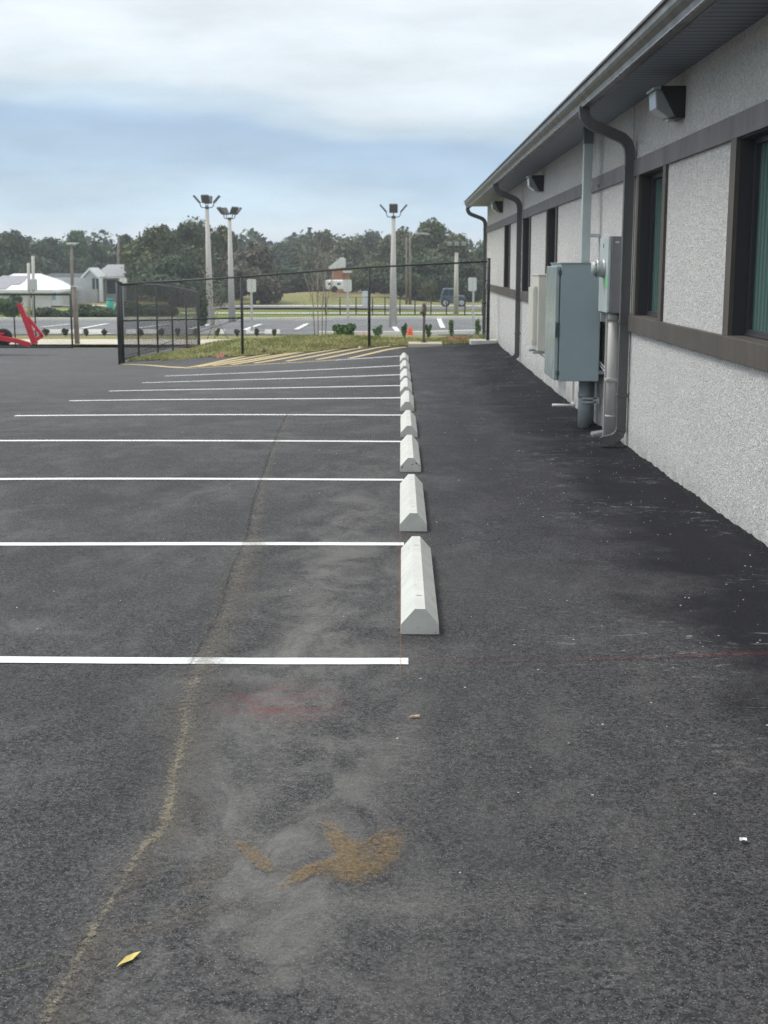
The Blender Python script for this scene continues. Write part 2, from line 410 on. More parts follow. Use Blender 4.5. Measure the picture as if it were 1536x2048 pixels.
M['tag_white'] = mat('tag_white', (.8, .8, .8), .5); M['tag_green'] = mat('tag_green', (.12, .75, .16), .5)
M['black_metal'] = mat('black_vinyl_metal', (.012, .015, .02), .45)
M['wire'] = mat('black_wire', (.02, .025, .03), .5)
M['red'] = noisy('red_paint', (.52, .015, .035), .4, .15, 3)
M['tyre'] = noisy('rubber', (.018, .018, .02), .8, .2, 9)
M['wood_pole'] = noisy('weathered_wood', (.20, .17, .145), .9, .2, 4)
M['pole_concrete'] = noisy('spun_concrete', (.52, .50, .46), .85, .08, 1)
M['lamp_metal'] = mat('flood_metal', (.085, .085, .085), .55)
M['sign_face'] = mat('sign_back_aluminium', (.62, .65, .63), .5)
M['sign_post'] = mat('sign_post', (.48, .50, .50), .5)
M['sidewalk'] = noisy('sidewalk', (.52, .47, .38), .9, .12, .7)
M['kerb'] = noisy('kerb_white', (.72, .71, .66), .85, .08, 1)
M['far_conc'] = noisy('far_concrete', (.55, .53, .47), .9, .08, .2)
def grassy(name, a, b, c3, scale=1.0, bump=.5):
    m = mat(name, a, .95, spec=.15); t = NT(m)
    f = t.noise(scale, 6, .65); g = t.noise(scale * 6, 5, .7); h = t.noise(scale * 28, 3, .7)
    c = t.mix(t.rng(f, .38, .62), a, b); c = t.mix(t.rng(g, .5, .7), c, c3)
    c = t.mix(t.math('MULTIPLY', t.rng(h, .3, .7), .5), c, tuple(v * .5 for v in a)); t.col(c)
    t.bump(h, bump, .03); return m
M['lawn'] = grassy('patchy_lawn', (.21, .22, .085), (.31, .29, .13), (.26, .20, .11), .8)
M['lawn_green'] = grassy('green_lawn', (.14, .20, .035), (.19, .21, .06), (.20, .17, .08), .12)
M['lawn_bright'] = grassy('bright_lawn', (.17, .33, .05), (.2, .36, .07), (.2, .3, .08), .12)
M['terrain'] = grassy('dry_field', (.24, .24, .09), (.30, .25, .13), (.24, .27, .09), .05)
M['dirt'] = grassy('red_dirt', (.25, .12, .06), (.32, .2, .12), (.14, .08, .05), 3)
def blade(name, a, b):
    m = mat(name, a, .8, spec=.2); t = NT(m)
    oi = t.noise(1.3, 4, .6); t.col(t.mix(t.rng(oi, .35, .65), a, b)); return m
M['blade'] = blade('grass_blade', (.23, .27, .09), (.42, .39, .18))
def leafmat(name, a, b):
    m = mat(name, a, .75, spec=.25); t = NT(m)
    rn = t.n('ShaderNodeNewGeometry').outputs['Random Per Island']
    c = t.mix(rn, a, b); c = t.mix(t.rng(t.noise(.5, 4, .6), .42, .65), c, tuple(v * .6 for v in a)); t.col(c)
    return m
M['leaf_oak'] = leafmat('oak_leaves', (.08, .11, .05), (.18, .20, .10))
M['leaf_dark'] = leafmat('dark_leaves', (.052, .082, .048), (.115, .15, .085))
M['leaf_olive'] = leafmat('olive_leaves', (.11, .125, .075), (.20, .21, .13))
M['leaf_green'] = leafmat('green_leaves', (.06, .12, .055), (.13, .20, .085))
M['leaf_brown'] = leafmat('brown_leaves', (.12, .11, .085), (.20, .19, .15))
M['shrub'] = leafmat('shrub_leaves', (.035, .09, .025), (.10, .19, .045))
M['bark'] = noisy('bark', (.11, .095, .08), .95, .25, 2)
M['bark_pale'] = noisy('pale_bark', (.34, .29, .25), .9, .2, 6)

# ------------------------------------------------------------------ ground sheets
def sheet(name, m, xs, ys, zf, keep=None, parent=None, kind='structure', label=None):
    mb = MB(); idx = {}
    vs = []; fs = []
    def vid(i, j):
        if (i, j) not in idx: idx[(i, j)] = len(vs); vs.append((xs[i], ys[j], zf(xs[i], ys[j])))
        return idx[(i, j)]
    for i in range(len(xs) - 1):
        for j in range(len(ys) - 1):
            if keep and not keep((xs[i] + xs[i + 1]) / 2, (ys[j] + ys[j + 1]) / 2): continue
            fs.append((vid(i, j), vid(i + 1, j), vid(i + 1, j + 1), vid(i, j + 1)))
    mb.add(vs, fs, True)
    o = mb.build(name, m, parent, fix=False)
    if kind: o['kind'] = kind
    if label: o['label'] = label
    return o
def lin_(a, b, n): return [a + (b - a) * i / n for i in range(n + 1)]
# base terrain to the horizon
txs = [-900, -600, -400, -280, -200, -150, -110, -80, -60] + lin_(-50, 50, 50) + [60, 80, 110, 150, 200, 280, 400, 600, 900]
tys = [-300, -150, -80, -40, -20, -10] + lin_(-8, 48, 28) + lin_(52, 100, 12)[0:] + [110, 120, 135, 150, 170, 200, 240, 300, 400, 600, 900]
sheet('ground', M['terrain'], txs, tys, lambda x, y: Z(x, y) - .09)
axs = sorted(set([round(v, 3) for v in lin_(-45, -8, 37) + lin_(-8, 2.4, 52)]))
ays = lin_(-8, 30, 76) + lin_(30.5, 44.5, 28)
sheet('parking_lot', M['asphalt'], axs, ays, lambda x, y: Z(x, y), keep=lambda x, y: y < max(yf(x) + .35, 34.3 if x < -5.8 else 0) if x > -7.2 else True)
# lawn mound
lxs = lin_(-7, 2.2, 46) + lin_(2.6, 16, 24)
lys = lin_(31.8, 46, 71)
def lkeep(x, y): return y > yf(x) - .05 and not (x > 2.25 and y < 37.2) and not (x < -6 and y < 33.6)
sheet('lawn', M['lawn'], lxs, lys, mound, keep=lkeep)
def grass_blades(name, n, reg, zf, h0, h1, m, w=.012):
    mb = MB(); vs = []; fs = []
    rnd = random.Random(3); k = 0
    while k < n:
        x = rnd.uniform(reg[0], reg[1]); y = reg[2] + (reg[3] - reg[2]) * rnd.random() ** 1.5
        if not lkeep(x, y): continue
        dens = .5 + .5 * math.sin(x * 2.3 + math.sin(y * 1.9) * 2) * math.cos(y * 1.4 + x)
        if rnd.random() > .35 + dens * .65: continue
        z = zf(x, y); h = rnd.uniform(h0, h1) * (.6 + .7 * dens); a = rnd.uniform(0, 6.28); ww = w * rnd.uniform(.6, 1.6)
        lx, ly = rnd.gauss(0, .5) * h, rnd.gauss(0, .5) * h
        o = len(vs); vs += [(x - math.cos(a) * ww, y - math.sin(a) * ww, z - .005), (x + math.cos(a) * ww, y + math.sin(a) * ww, z - .005), (x + lx, y + ly, z + h)]
        fs.append((o, o + 1, o + 2)); k += 1
    mb.add(vs, fs); o = mb.build(name, m, fix=False)
    return o
g = grass_blades('grass', 52000, (-7, 9, 31.3, 42), mound, .025, .08, M['blade'])
tag(g, 'short patchy yellow-green grass on the low mound behind the fence line', 'grass', kind='stuff')

# far lot, sidewalks, roads (sheets laid 1-3 cm over the terrain)
def strip(name, m, pts, up, kind='structure', label=None):
    """pts: list of (x, y0, y1) columns, left to right"""
    vs = []; fs = []; n = 8
    for i, (x, y0, y1) in enumerate(pts):
        for j in range(n + 1):
            y = y0 + (y1 - y0) * j / n; vs.append((x, y, Z(x, y) + up))
    for i in range(len(pts) - 1):
        for j in range(n):
            a = i * (n + 1) + j; fs.append((a, a + n + 1, a + n + 2, a + 1))
    o = MB().add(vs, fs).build(name, m, fix=False)
    if kind: o['kind'] = kind
    if label: o['label'] = label
    return o
def cols(x0, x1, n, f0, f1): return [(x, f0(x), f1(x)) for x in lin_(x0, x1, n)]
strip('sidewalk', M['sidewalk'], cols(-46, 14, 40, lambda x: 46.2, lambda x: 49.6), .03)
strip('planting_bed', M['lawn'], cols(-46, 14, 40, lambda x: 49.6, lambda x: 53.0), .0)
strip('far_parking_lot', M['asphalt_far'], cols(-46, 40, 60, lambda x: 53.2, lambda x: 67.3 + (2.0 if x > -4 else 0) * S((x + 8) / 6)), .02)
strip('far_lawn', M['lawn_green'], cols(-46, 60, 60, lambda x: 67.6 + 2 * S((x + 8) / 6), lambda x: 80), -.0)
strip('far_path', M['far_conc'], cols(-18, 60, 60, lambda x: 80, lambda x: 82.5), .04)
strip('far_verge', M['lawn_green'], cols(-60, 60, 60, lambda x: 82.6, lambda x: 91), .02)
strip('road', M['asphalt_far'], cols(-14, 90, 60, lambda x: 91 + 6 * S((2 - x) / 8), lambda x: 104), .05)
strip('roadside_path', M['far_conc'], cols(-40, 90, 60, lambda x: 105, lambda x: 108.5), .06)
# kerbs
def kerb(name, m, pts, w, h, parent=None):
    mb = MB(); P = [Vector((x, y, Z(x, y) + h / 2)) for x, y in pts]
    mb.sweep(P, [(-w / 2, -h / 2 - .05), (w / 2, -h / 2 - .05), (w / 2, h / 2), (-w / 2, h / 2)])
    return mb.build(name, m, parent)
k = kerb('kerb', M['kerb'], [(x, 67.4 + 2 * S((x + 8) / 6)) for x in lin_(-46, 14, 40)], .35, .15); k['kind'] = 'structure'
k = kerb('kerb', M['kerb'], [(x, 52.9 + .28 * max(0, x) ** 1.5) for x in lin_(-3.3, 5.2, 16)], .30, .16); k['kind'] = 'structure'
# far lot bay lines
def ribbon(name, m, a, b, w, up=.03, n=8, kind='structure', w2=None):
    a = Vector((*a, 0)); b = Vector((*b, 0)); d = (b - a); pn = Vector((-d.y, d.x, 0)).normalized()
    vs = []; fs = []
    for i in range(n + 1):
        p = a.lerp(b, i / n); ww = w if w2 is None else lerp(w, w2, i / n)
        for s_ in (-1, 1):
            q = p + pn * s_ * ww / 2; vs.append((q.x, q.y, Z(q.x, q.y) + up))
    for i in range(n): fs.append((2 * i, 2 * i + 1, 2 * i + 3, 2 * i + 2))
    o = MB().add(vs, fs).build(name, m, fix=False)
    if kind: o['kind'] = kind
    return o
def onfar(px, py):
    d = ray(px, py); y = 46
    while y < 120:
        t = y / d[1]
        if EYE + d[2] * t <= Z(d[0] * t, y): break
        y += .05
    return d[0] * y / d[1], y
for a, b in (((487, 662), (522, 650)), ((592, 661), (615, 649)), ((275, 658), (336, 650)), ((380, 660), (428, 649)), ((162, 659), (215, 649)), ((83, 656), (140, 650)), ((886, 658), (876, 636)), ((795, 664), (788, 655)), ((540, 668), (505, 666)), ((175, 671), (225, 669))):
    ribbon('bay_line', M['far_white'], onfar(*a), onfar(*b), .22, .045)

# ------------------------------------------------------------------ lines of the near lot
SY = [5.72, 8.37, 11.19, 13.95, 16.87, 19.47, 21.83, 24.41, 27.0, 30.4]
LL = [-9, -9, -9, -9, -4.95, -4.9, -4.83, -4.78, -4.82, -4.97]
def bayline(y, x0, x1, w, m, name='parking_line', sk=0):
    vs = []; fs = []; n = max(8, int((x1 - x0) / .12)); rnd = random.Random(int(y * 100))
    for i in range(n + 1):
        x = x0 + (x1 - x0) * i / n
        dy = .012 * math.sin(x * 1.3 + y) + sk * x
        for s_ in (-1, 1):
            yy = y + dy + s_ * (w / 2 + rnd.uniform(-.003, .003)); vs.append((x, yy, Z(x, yy) + .004))
    for i in range(n): fs.append((2 * i, 2 * i + 2, 2 * i + 3, 2 * i + 1))
    o = MB().add(vs, fs).build(name, m, fix=False); o['kind'] = 'structure'; return o
M['white_far'] = paint('white_paint_clean', (.80, .82, .82), .25)
for i, y in enumerate(SY[:9]): bayline(y, LL[i], .035 if i == 0 else .02, .1 + .008 * max(0, i - 2), M['white_paint'] if i < 4 else M['white_far'])
bayline(SY[9], -1.5, .02, .14, M['white_far']); bayline(SY[9], -4.97, -1.5, .15, M['yellow_paint'], 'yellow_line')
for a, b in (((698.7, 717), (812, 695)), ((633, 720), (780, 693)), ((573, 723), (739, 694)), ((509, 727), (691, 697)), ((462, 730), (640, 700)), ((425, 732), (593, 705)), ((395, 734), (540, 709)), ((372, 736), (490, 713)), ((243, 729), (372, 736))):
    A = gr(*a); B = gr(*b)
    if B[1] > yf(B[0]) + .1:
        k = (yf(B[0]) + .1 - A[1]) / max(.01, B[1] - A[1]); B = (A[0] + (B[0] - A[0]) * k, A[1] + (B[1] - A[1]) * k)
    ribbon('yellow_hatch_line', M['yellow_paint'], A, B, .15, .008, 10)

# decals that belong to the ground surface: mud seam, rust stain, marking lines
def decal_mat(name, c1, c2, scale, thr, stretch=(1, 1, 1), soft=.12, maxa=.9, edge=True):
    m = mat(name, c1, .95, spec=.1); t = NT(m)
    tcn = t.n('ShaderNodeTexCoord'); sx = t.n('ShaderNodeSeparateXYZ'); t.l(tcn.outputs['UV'], sx.inputs[0])
    u = sx.outputs[0]
    n1 = t.noise(scale, 5, .7, stretch=stretch); n2_ = t.noise(scale * 7, 3, .75)
    n3 = t.noise(1.4, 3, .6)
    e = t.math('SUBTRACT', 1.0, t.math('ABSOLUTE', t.math('MULTIPLY_ADD', u, 2, -1)))   # 1 in the middle
    gv = t.voro(150, out='Color'); gs_ = t.n('ShaderNodeSeparateColor'); t.l(gv, gs_.inputs[0])
    v = t.math('ADD', t.math('MULTIPLY_ADD', n1, 1.0, t.math('MULTIPLY', n2_, .7)), t.math('MULTIPLY', e, .45))
    v = t.math('ADD', v, t.math('MULTIPLY_ADD', gs_.outputs[0], .34, -.17))
    v = t.math('ADD', v, t.math('MULTIPLY', n3, .35))
    a = t.math('MULTIPLY', t.rng(v, thr, thr + soft), t.rng(e, 0, .25))
    t.l(t.math('MULTIPLY', a, maxa), t.b.inputs['Alpha'])
    t.col(t.mix(t.rng(n2_, .35, .65), c1, c2)); return m
def ribbon_uv(name, m, pts, ws, up=.006):
    # smooth the centre line
    P = [Vector((*p, 0)) for p in pts]; Q = []; W = []
    for i in range(len(P) - 1):
        for k_ in range(6): Q.append(P[i].lerp(P[i + 1], k_ / 6)); W.append(lerp(ws[i], ws[i + 1], k_ / 6))
    Q.append(P[-1]); W.append(ws[-1])
    for _ in range(2):
        Q = [Q[0]] + [(Q[i - 1] + Q[i] * 2 + Q[i + 1]) / 4 for i in range(1, len(Q) - 1)] + [Q[-1]]
    vs = []; fs = []; uv = []
    for i, p in enumerate(Q):
        d = (Q[min(i + 1, len(Q) - 1)] - Q[max(i - 1, 0)]).normalized(); pn = Vector((-d.y, d.x, 0))
        for s_ in (-1, 0, 1):
            q = p + pn * s_ * W[i] / 2; vs.append((q.x, q.y, Z(q.x, q.y) + up)); uv.append(((s_ + 1) / 2, i))
    for i in range(len(Q) - 1):
        for j in (0, 1): a = 3 * i + j; fs.append((a, a + 3, a + 4, a + 1))
    mb = MB().add(vs, fs); o = mb.build(name, m, fix=False); me = o.data; ul = me.uv_layers.new(name='UVMap')
    for lp in me.loops: ul.data[lp.index].uv = uv[lp.vertex_index]
    o['kind'] = 'structure'; return o
seam = [(-0.809, 2.4), (-0.815, 2.765), (-0.81, 3.032), (-0.801, 3.268), (-0.783, 3.541), (-0.772, 3.746), (-0.735, 3.839), (-0.749, 4.1), (-0.786, 4.371), (-0.806, 4.733), (-0.867, 5.09), (-0.879, 5.502), (-0.882, 5.983), (-0.899, 6.655), (-0.95, 7.621), (-0.978, 8.543), (-1.075, 9.929), (-1.167, 11.219), (-1.275, 13.273), (-1.363, 15.125), (-1.426, 16.92)]
sw = [.10, .10, .09, .08, .075, .075, .08, .09, .10, .13, .17, .13, .11, .12, .13, .12, .12, .12, .12, .12, .1]
M['mud'] = decal_mat('dried_mud', (.22, .19, .135), (.36, .32, .24), 6, 1.27, soft=.42, maxa=.6)
ribbon_uv('dried_mud_seam', M['mud'], seam[:12], [w * .78 for w in sw[:12]])
M['mud2'] = decal_mat('dried_mud_thin', (.19, .17, .14), (.31, .28, .235), 7, 1.25, soft=.5, maxa=.38)
ribbon_uv('dried_mud_seam', M['mud2'], seam[11:], [w * 1.5 for w in sw[11:]])
M['crack'] = decal_mat('dark_joint', (.008, .008, .008), (.015, .015, .015), 12, 1.15, soft=.3, maxa=.22)
ribbon_uv('asphalt_joint', M['crack'], [(x - .045 + .012 * math.sin(y * 3), y) for x, y in seam[11:]], [.02, .018, .025, .03, .03, .035, .04, .04, .04, .03][:len(seam[11:])], .0065)
M['mud3'] = decal_mat('dried_mud_halo', (.17, .155, .13), (.22, .20, .17), 5, 1.15, soft=.5, maxa=.33)
ribbon_uv('dried_mud_haze', M['mud3'], [(x + .03, y) for x, y in seam[:16]], [w * 2.8 for w in sw[:16]], .0045)
M['mud4'] = decal_mat('olive_mud', (.15, .14, .075), (.24, .22, .13), 14, 1.3, soft=.35, maxa=.45)
ribbon_uv('dried_mud_trace', M['mud4'], [(-1.25, 2.85), (-1.08, 2.93), (-.98, 2.98), (-.9, 3.03), (-.83, 3.09)], [.03, .035, .03, .035, .03])
ribbon_uv('dried_mud_haze', M['mud3'], [(-.8, 3.12), (-.68, 3.2), (-.55, 3.3), (-.42, 3.4)], [.12, .2, .2, .1], .0048)
M['pale'] = decal_mat('pale_dust', (.25, .24, .225), (.33, .32, .305), 3.5, 1.2, soft=.75, maxa=.36, stretch=(1, .8, 1))
ribbon_uv('dust_track', M['pale'], [(-.5, 3.3), (-.47, 3.8), (-.44, 4.6), (-.4, 5.3), (-.45, 6.2), (-.42, 7.2), (-.4, 7.9)], [.2, .3, .35, .45, .36, .4, .2], .0035)
ribbon_uv('dust_patch', M['pale'], [(-.4, 3.45), (-.2, 3.38), (.1, 3.34), (.3, 3.38), (.5, 3.36)], [.2, .4, .42, .35, .2], .0035)
ribbon_uv('dust_patch', M['pale'], [(-.3, 3.9), (-.15, 4.25), (-.02, 4.6), (.05, 4.85)], [.4, .55, .55, .4], .0035)
M['orange_line'] = decal_mat('orange_chalk', (.36, .14, .07), (.45, .2, .1), 18, 1.25, soft=.4, maxa=.45)
ribbon_uv('orange_layout_line', M['orange_line'], [(.0, 5.5), (.0, 6.2), (-.003, 7), (-.004, 7.8), (-.005, 8.9), (-.006, 9.4)], [.014, .028, .03, .03, .018, .01])
M['red_line'] = decal_mat('red_chalk', (.19, .045, .055), (.24, .07, .07), 10, 1.2, soft=.6, maxa=.42, stretch=(.4, 1, 1))
ribbon_uv('red_layout_line', M['red_line'], [(.03, 5.70), (.3, 5.70), (.6, 5.73), (.9, 5.76), (1.2, 5.80), (1.6, 5.85), (2.0, 5.9)], [.06, .05, .045, .06, .09, .12, .13])
def blob(name, m, pts, up=.007):
    P = [Vector((*p, 0)) for p in pts]; c = sum(P, Vector()) / len(P); n = len(P); Q = []
    for i in range(n):
        for k_ in range(5):
            t = k_ / 5; p0, p1, p2, p3 = P[i - 1], P[i], P[(i + 1) % n], P[(i + 2) % n]
            Q.append(.5 * ((2 * p1) + (p2 - p0) * t + (2 * p0 - 5 * p1 + 4 * p2 - p3) * t * t + (3 * p1 - p0 - 3 * p2 + p3) * t ** 3))
    vs = [(c.x, c.y, Z(c.x, c.y) + up)]; uv = [(.5, 0)]; fs = []
    for f, u in ((.8, .42), (1.02, .2), (1.14, 0)):
        for q in Q: r_ = c + (q - c) * f; vs.append((r_.x, r_.y, Z(r_.x, r_.y) + up)); uv.append((u, 0))
    N = len(Q)
    for i in range(N):
        j = (i + 1) % N; fs.append((0, 1 + i, 1 + j))
        for k_ in (0, 1): fs.append((1 + k_ * N + i, 1 + (k_ + 1) * N + i, 1 + (k_ + 1) * N + j, 1 + k_ * N + j))
    o = MB().add(vs, fs).build(name, m, fix=False); ul = o.data.uv_layers.new(name='UVMap')
    for lp in o.data.loops: ul.data[lp.index].uv = uv[lp.vertex_index]
    o['kind'] = 'structure'; return o
M['rust'] = decal_mat('ochre_stain', (.23, .155, .07), (.31, .22, .12), 12, 1.08, soft=.5, maxa=.52)
blob('ochre_stain', M['rust'], [gr(*p) for p in ((560, 1780), (598, 1742), (650, 1728), (668, 1712), (655, 1690), (640, 1652), (668, 1648), (700, 1682), (740, 1684), (765, 1664), (800, 1668), (800, 1700), (780, 1745), (742, 1765), (712, 1778), (672, 1764), (625, 1755), (596, 1772))])
blob('ochre_stain', M['rust'], [gr(*p) for p in ((470, 1694), (490, 1690), (520, 1708), (545, 1735), (530, 1748), (500, 1728))])
blob('faint_stain', M['mud3'], [(-.62, 3.50), (-.56, 3.75), (-.48, 3.80), (-.50, 3.55), (-.58, 3.40)], .0065)

# loose bits scattered on the asphalt
rnd = random.Random(11); mb = MB()
for _ in range(380):
    y = rnd.uniform(3.2, 16) if rnd.random() < .6 else rnd.uniform(5, 30); x = 2.3 - abs(rnd.gauss(0, 1.0)) if rnd.random() < .6 else rnd.uniform(-3, 2.25)
    if x < -4: continue
    s_ = rnd.uniform(.0018, .0055); z = Z(x, y) + .001; vs = []
    for sx_, sy_, sz_ in ((-1, -1, 0), (1, -.8, 0), (.8, 1, 0), (-.9, .7, 0), (-.5, -.4, .8), (.5, .1, .9)):
        vs.append((x + s_ * sx_ * rnd.uniform(.6, 1.3), y + s_ * sy_ * rnd.uniform(.6, 1.3), z + s_ * sz_ * rnd.uniform(.5, 1)))
    mb.add(vs, [(0, 1, 5), (1, 2, 5), (2, 3, 5), (3, 4, 5), (3, 0, 4), (0, 5, 4)])
tag(mb.build('gravel', noisy('pale_chips', (.50, .50, .48), .9, .3, 20), fix=False), 'pale crumbs and chips scattered over the dark asphalt', 'gravel', kind='stuff')
# crumbly asphalt edge along the wall foot
mb = MB(); vs = []; fs = []; N = 420
for i in range(N + 1):
    y = 3 + (36 - 3) * i / N; w_ = .025 + .02 * rnd.random() + .02 * math.sin(y * 2.1); h_ = .008 + .018 * rnd.random() + .006 * math.sin(y * 3.7 + 1)
    z = Z(2.3, y)
    vs += [(2.36, y, z + h_), (2.325 - w_ * .3, y, z + h_ * .9), (2.325 - w_, y, z + .004), (2.31 - w_ * 1.6, y, z - .01)]
for i in range(N):
    for j in range(3): a = 4 * i + j; fs.append((a, a + 1, a + 5, a + 4))
mb.add(vs, fs, True); o = mb.build('asphalt_edge', asphalt('asphalt_edge', (.009, .009, .012), (.02, .02, .02), False), fix=False); o['kind'] = 'structure'

# fallen leaves and a scrap
def leaf(name, label, cat, x, y, pts, m, lift=.006, curl=.012, rot=0):
    z = Z(x, y); c, s = math.cos(rot), math.sin(rot); vs = []; n = len(pts)
    for k_, (a, b) in enumerate(pts): vs.append((x + a * c - b * s, y + a * s + b * c, z + lift + curl * abs(b) / .02 * .5 + (.004 if k_ % 2 else 0)))
    top = len(vs); vs.append((x, y, z + lift))
    fs = [(top, i, (i + 1) % n) for i in range(n)]
    o = MB().add(vs, fs).build(name, m); md = o.modifiers.new('Solid', 'SOLIDIFY'); md.thickness = .0008
    return tag(o, label, cat)
leaf('fallen_leaf', 'pale yellow pointed fallen leaf on the asphalt, low at the left', 'leaf', -.678, 3.046, [(-.018, -.042), (-.010, -.03), (.008, .004), (.02, .034), (.004, .032), (-.010, .010), (-.018, -.02)], mat('yellow_leaf', (.62, .50, .15), .6), rot=-.12, curl=.004)
leaf('fallen_leaf', 'small tan curled leaf lying in front of the nearest wheel stop', 'leaf', .053, 4.93, [(-.022, -.01), (0, .002), (.02, .004), (.024, .012), (.004, .018), (-.012, .008)], mat('tan_leaf', (.42, .28, .18), .7), curl=.01)
leaf('plaster_scrap', 'small white crumpled scrap alone on the asphalt at the lower right', 'scrap', 1.041, 3.785, [(-.012, -.008), (-.002, -.012), (.01, -.008), (.012, .006), (.002, .012), (-.01, .008)], mat('white_scrap', (.75, .75, .73), .7), lift=.008)

# ------------------------------------------------------------------ wheel stops
chipm = mat('chip_dark', (.05, .05, .045), .9)
names = ['nearest concrete wheel stop, largest in the row, next to the brown leaf', 'second concrete wheel stop from the front', 'third concrete wheel stop from the front, dark chips in its end face', 'fourth concrete wheel stop from the front', 'fifth concrete wheel stop, midway down the row', 'sixth concrete wheel stop from the front', 'third concrete wheel stop from the far end of the row', 'second to last concrete wheel stop of the row', 'farthest concrete wheel stop, beside the yellow hatching']
offx = [.0, -.008, -.008, -.006, -.012, -.018, -.02, -.022, -.026]
L = 1.83
base_me = None
for i, lab in enumerate(names):
    y0 = SY[i] + (.455, .455, .48, .43, .52, .5, .5, .48, .55)[i]; x0 = offx[i]
    if base_me is None:
        prof = [(0, 0), (.186, 0), (.184, .05), (.118, .126), (.068, .126), (.002, .05)]
        mb = MB(); ys = [0, .27, .285, L - .285, L - .27, L]
        # prism with two slot holes in the top
        n = 6; vs = []; fs = []
        for yy in ys:
            for a, b in prof: vs.append((a, yy, b))
        fs.append(tuple(range(n))); fs.append(tuple(5 * n + j for j in range(n))[::-1])
        for q in range(5):
            for j in range(n):
                k_ = (j + 1) % n
                if j == 3 and q in (1, 3):
                    o_ = len(vs); yA, yB = ys[q], ys[q + 1]
                    vs += [(.108, yA + .0005, .126), (.078, yA + .0005, .126), (.078, yB - .0005, .126), (.108, yB - .0005, .126), (.108, yA + .0005, .09), (.078, yA + .0005, .09), (.078, yB - .0005, .09), (.108, yB - .0005, .09)]
                    A, B, C_, D = q * n + 3, q * n + 4, (q + 1) * n + 4, (q + 1) * n + 3
                    fs += [(A, B, o_ + 1, o_), (B, C_, o_ + 2, o_ + 1), (C_, D, o_ + 3, o_ + 2), (D, A, o_, o_ + 3)]
                    fs += [(o_, o_ + 1, o_ + 5, o_ + 4), (o_ + 1, o_ + 2, o_ + 6, o_ + 5), (o_ + 2, o_ + 3, o_ + 7, o_ + 6), (o_ + 3, o_, o_ + 4, o_ + 7), (o_ + 4, o_ + 5, o_ + 6, o_ + 7)]
                else: fs.append((q * n + j, q * n + k_, (q + 1) * n + k_, (q + 1) * n + j))
        mb.add(vs, fs); o = mb.build('wheel_stop', M['stop'], bevel=.004, seg=2); base_me = o.data
    else:
        o = bpy.data.objects.new('wheel_stop', base_me); COL.objects.link(o)
        m_ = o.modifiers.new('Bevel', 'BEVEL'); m_.width = .004; m_.segments = 2; m_.limit_method = 'ANGLE'; m_.angle_limit = R(35)
    dz = (Z(x0, y0 + L) - Z(x0, y0)) / L; cx = (Z(.18, y0 + 1) - Z(0, y0 + 1)) / .18
    o.location = (x0, y0, Z(x0, y0) + .002); o.rotation_euler = (math.atan(dz), -math.atan(cx), rnd.uniform(-.003, .003))
    tag(o, lab, 'wheel stop', 'concrete wheel stops in a row along the parking bays')
    if i == 2:
        for cpts in (((.010, .028), (.018, .034), (.028, .052), (.022, .055), (.012, .042)), ((.132, .082), (.142, .086), (.156, .070), (.150, .066), (.140, .074)), ((.10, .064), (.118, .076), (.114, .066), (.106, .06)), ((.166, .066), (.172, .066), (.170, .05), (.166, .05))):
            ch = MB().prism([(a, b) for a, b in cpts], 1, -.0012, .004).build('chip', chipm, None); ch.parent = o

# ------------------------------------------------------------------ building
WX = 2.33; YF = 36.9; YN = -7.0; XB = 14.0; SOF = 3.25
bld = thing('building', 'long low grey stucco building with brown bands, dark gutter and narrow windows', 'building', (WX, YF, Z(WX, YF)))
WIN = [(29.05, 30.3), (24.5, 25.75), (20.35, 21.55), (12.08, 13.28), (8.2, 9.47), (3.6, 4.8), (-1.2, 0)]
ZB, ZT = 1.19, 2.54
RD = .17
mb = MB()
ys = sorted([YN, YF] + [v for w in WIN for v in w]); zs = [-.9, ZB, ZT, 3.6]
for a, b in zip(ys, ys[1:]):
    for c, d in zip(zs, zs[1:]):
        if (a, b) in WIN and c == ZB: continue
        mb.add([(WX, a, c), (WX, b, c), (WX, b, d), (WX, a, d)], [(0, 3, 2, 1)])
mb.add([(WX, YF, -.9), (XB, YF, -.9), (XB, YF, 3.6), (WX, YF, 3.6)], [(0, 3, 2, 1)])
mb.add([(XB, YN, -.9), (XB, YF, -.9), (XB, YF, 3.6), (XB, YN, 3.6)], [(0, 1, 2, 3)])
mb.add([(WX, YN, -.9), (XB, YN, -.9), (XB, YN, 3.6), (WX, YN, 3.6)], [(0, 1, 2, 3)])
wall = mb.build('wall', M['stucco'], bld, fix=False)
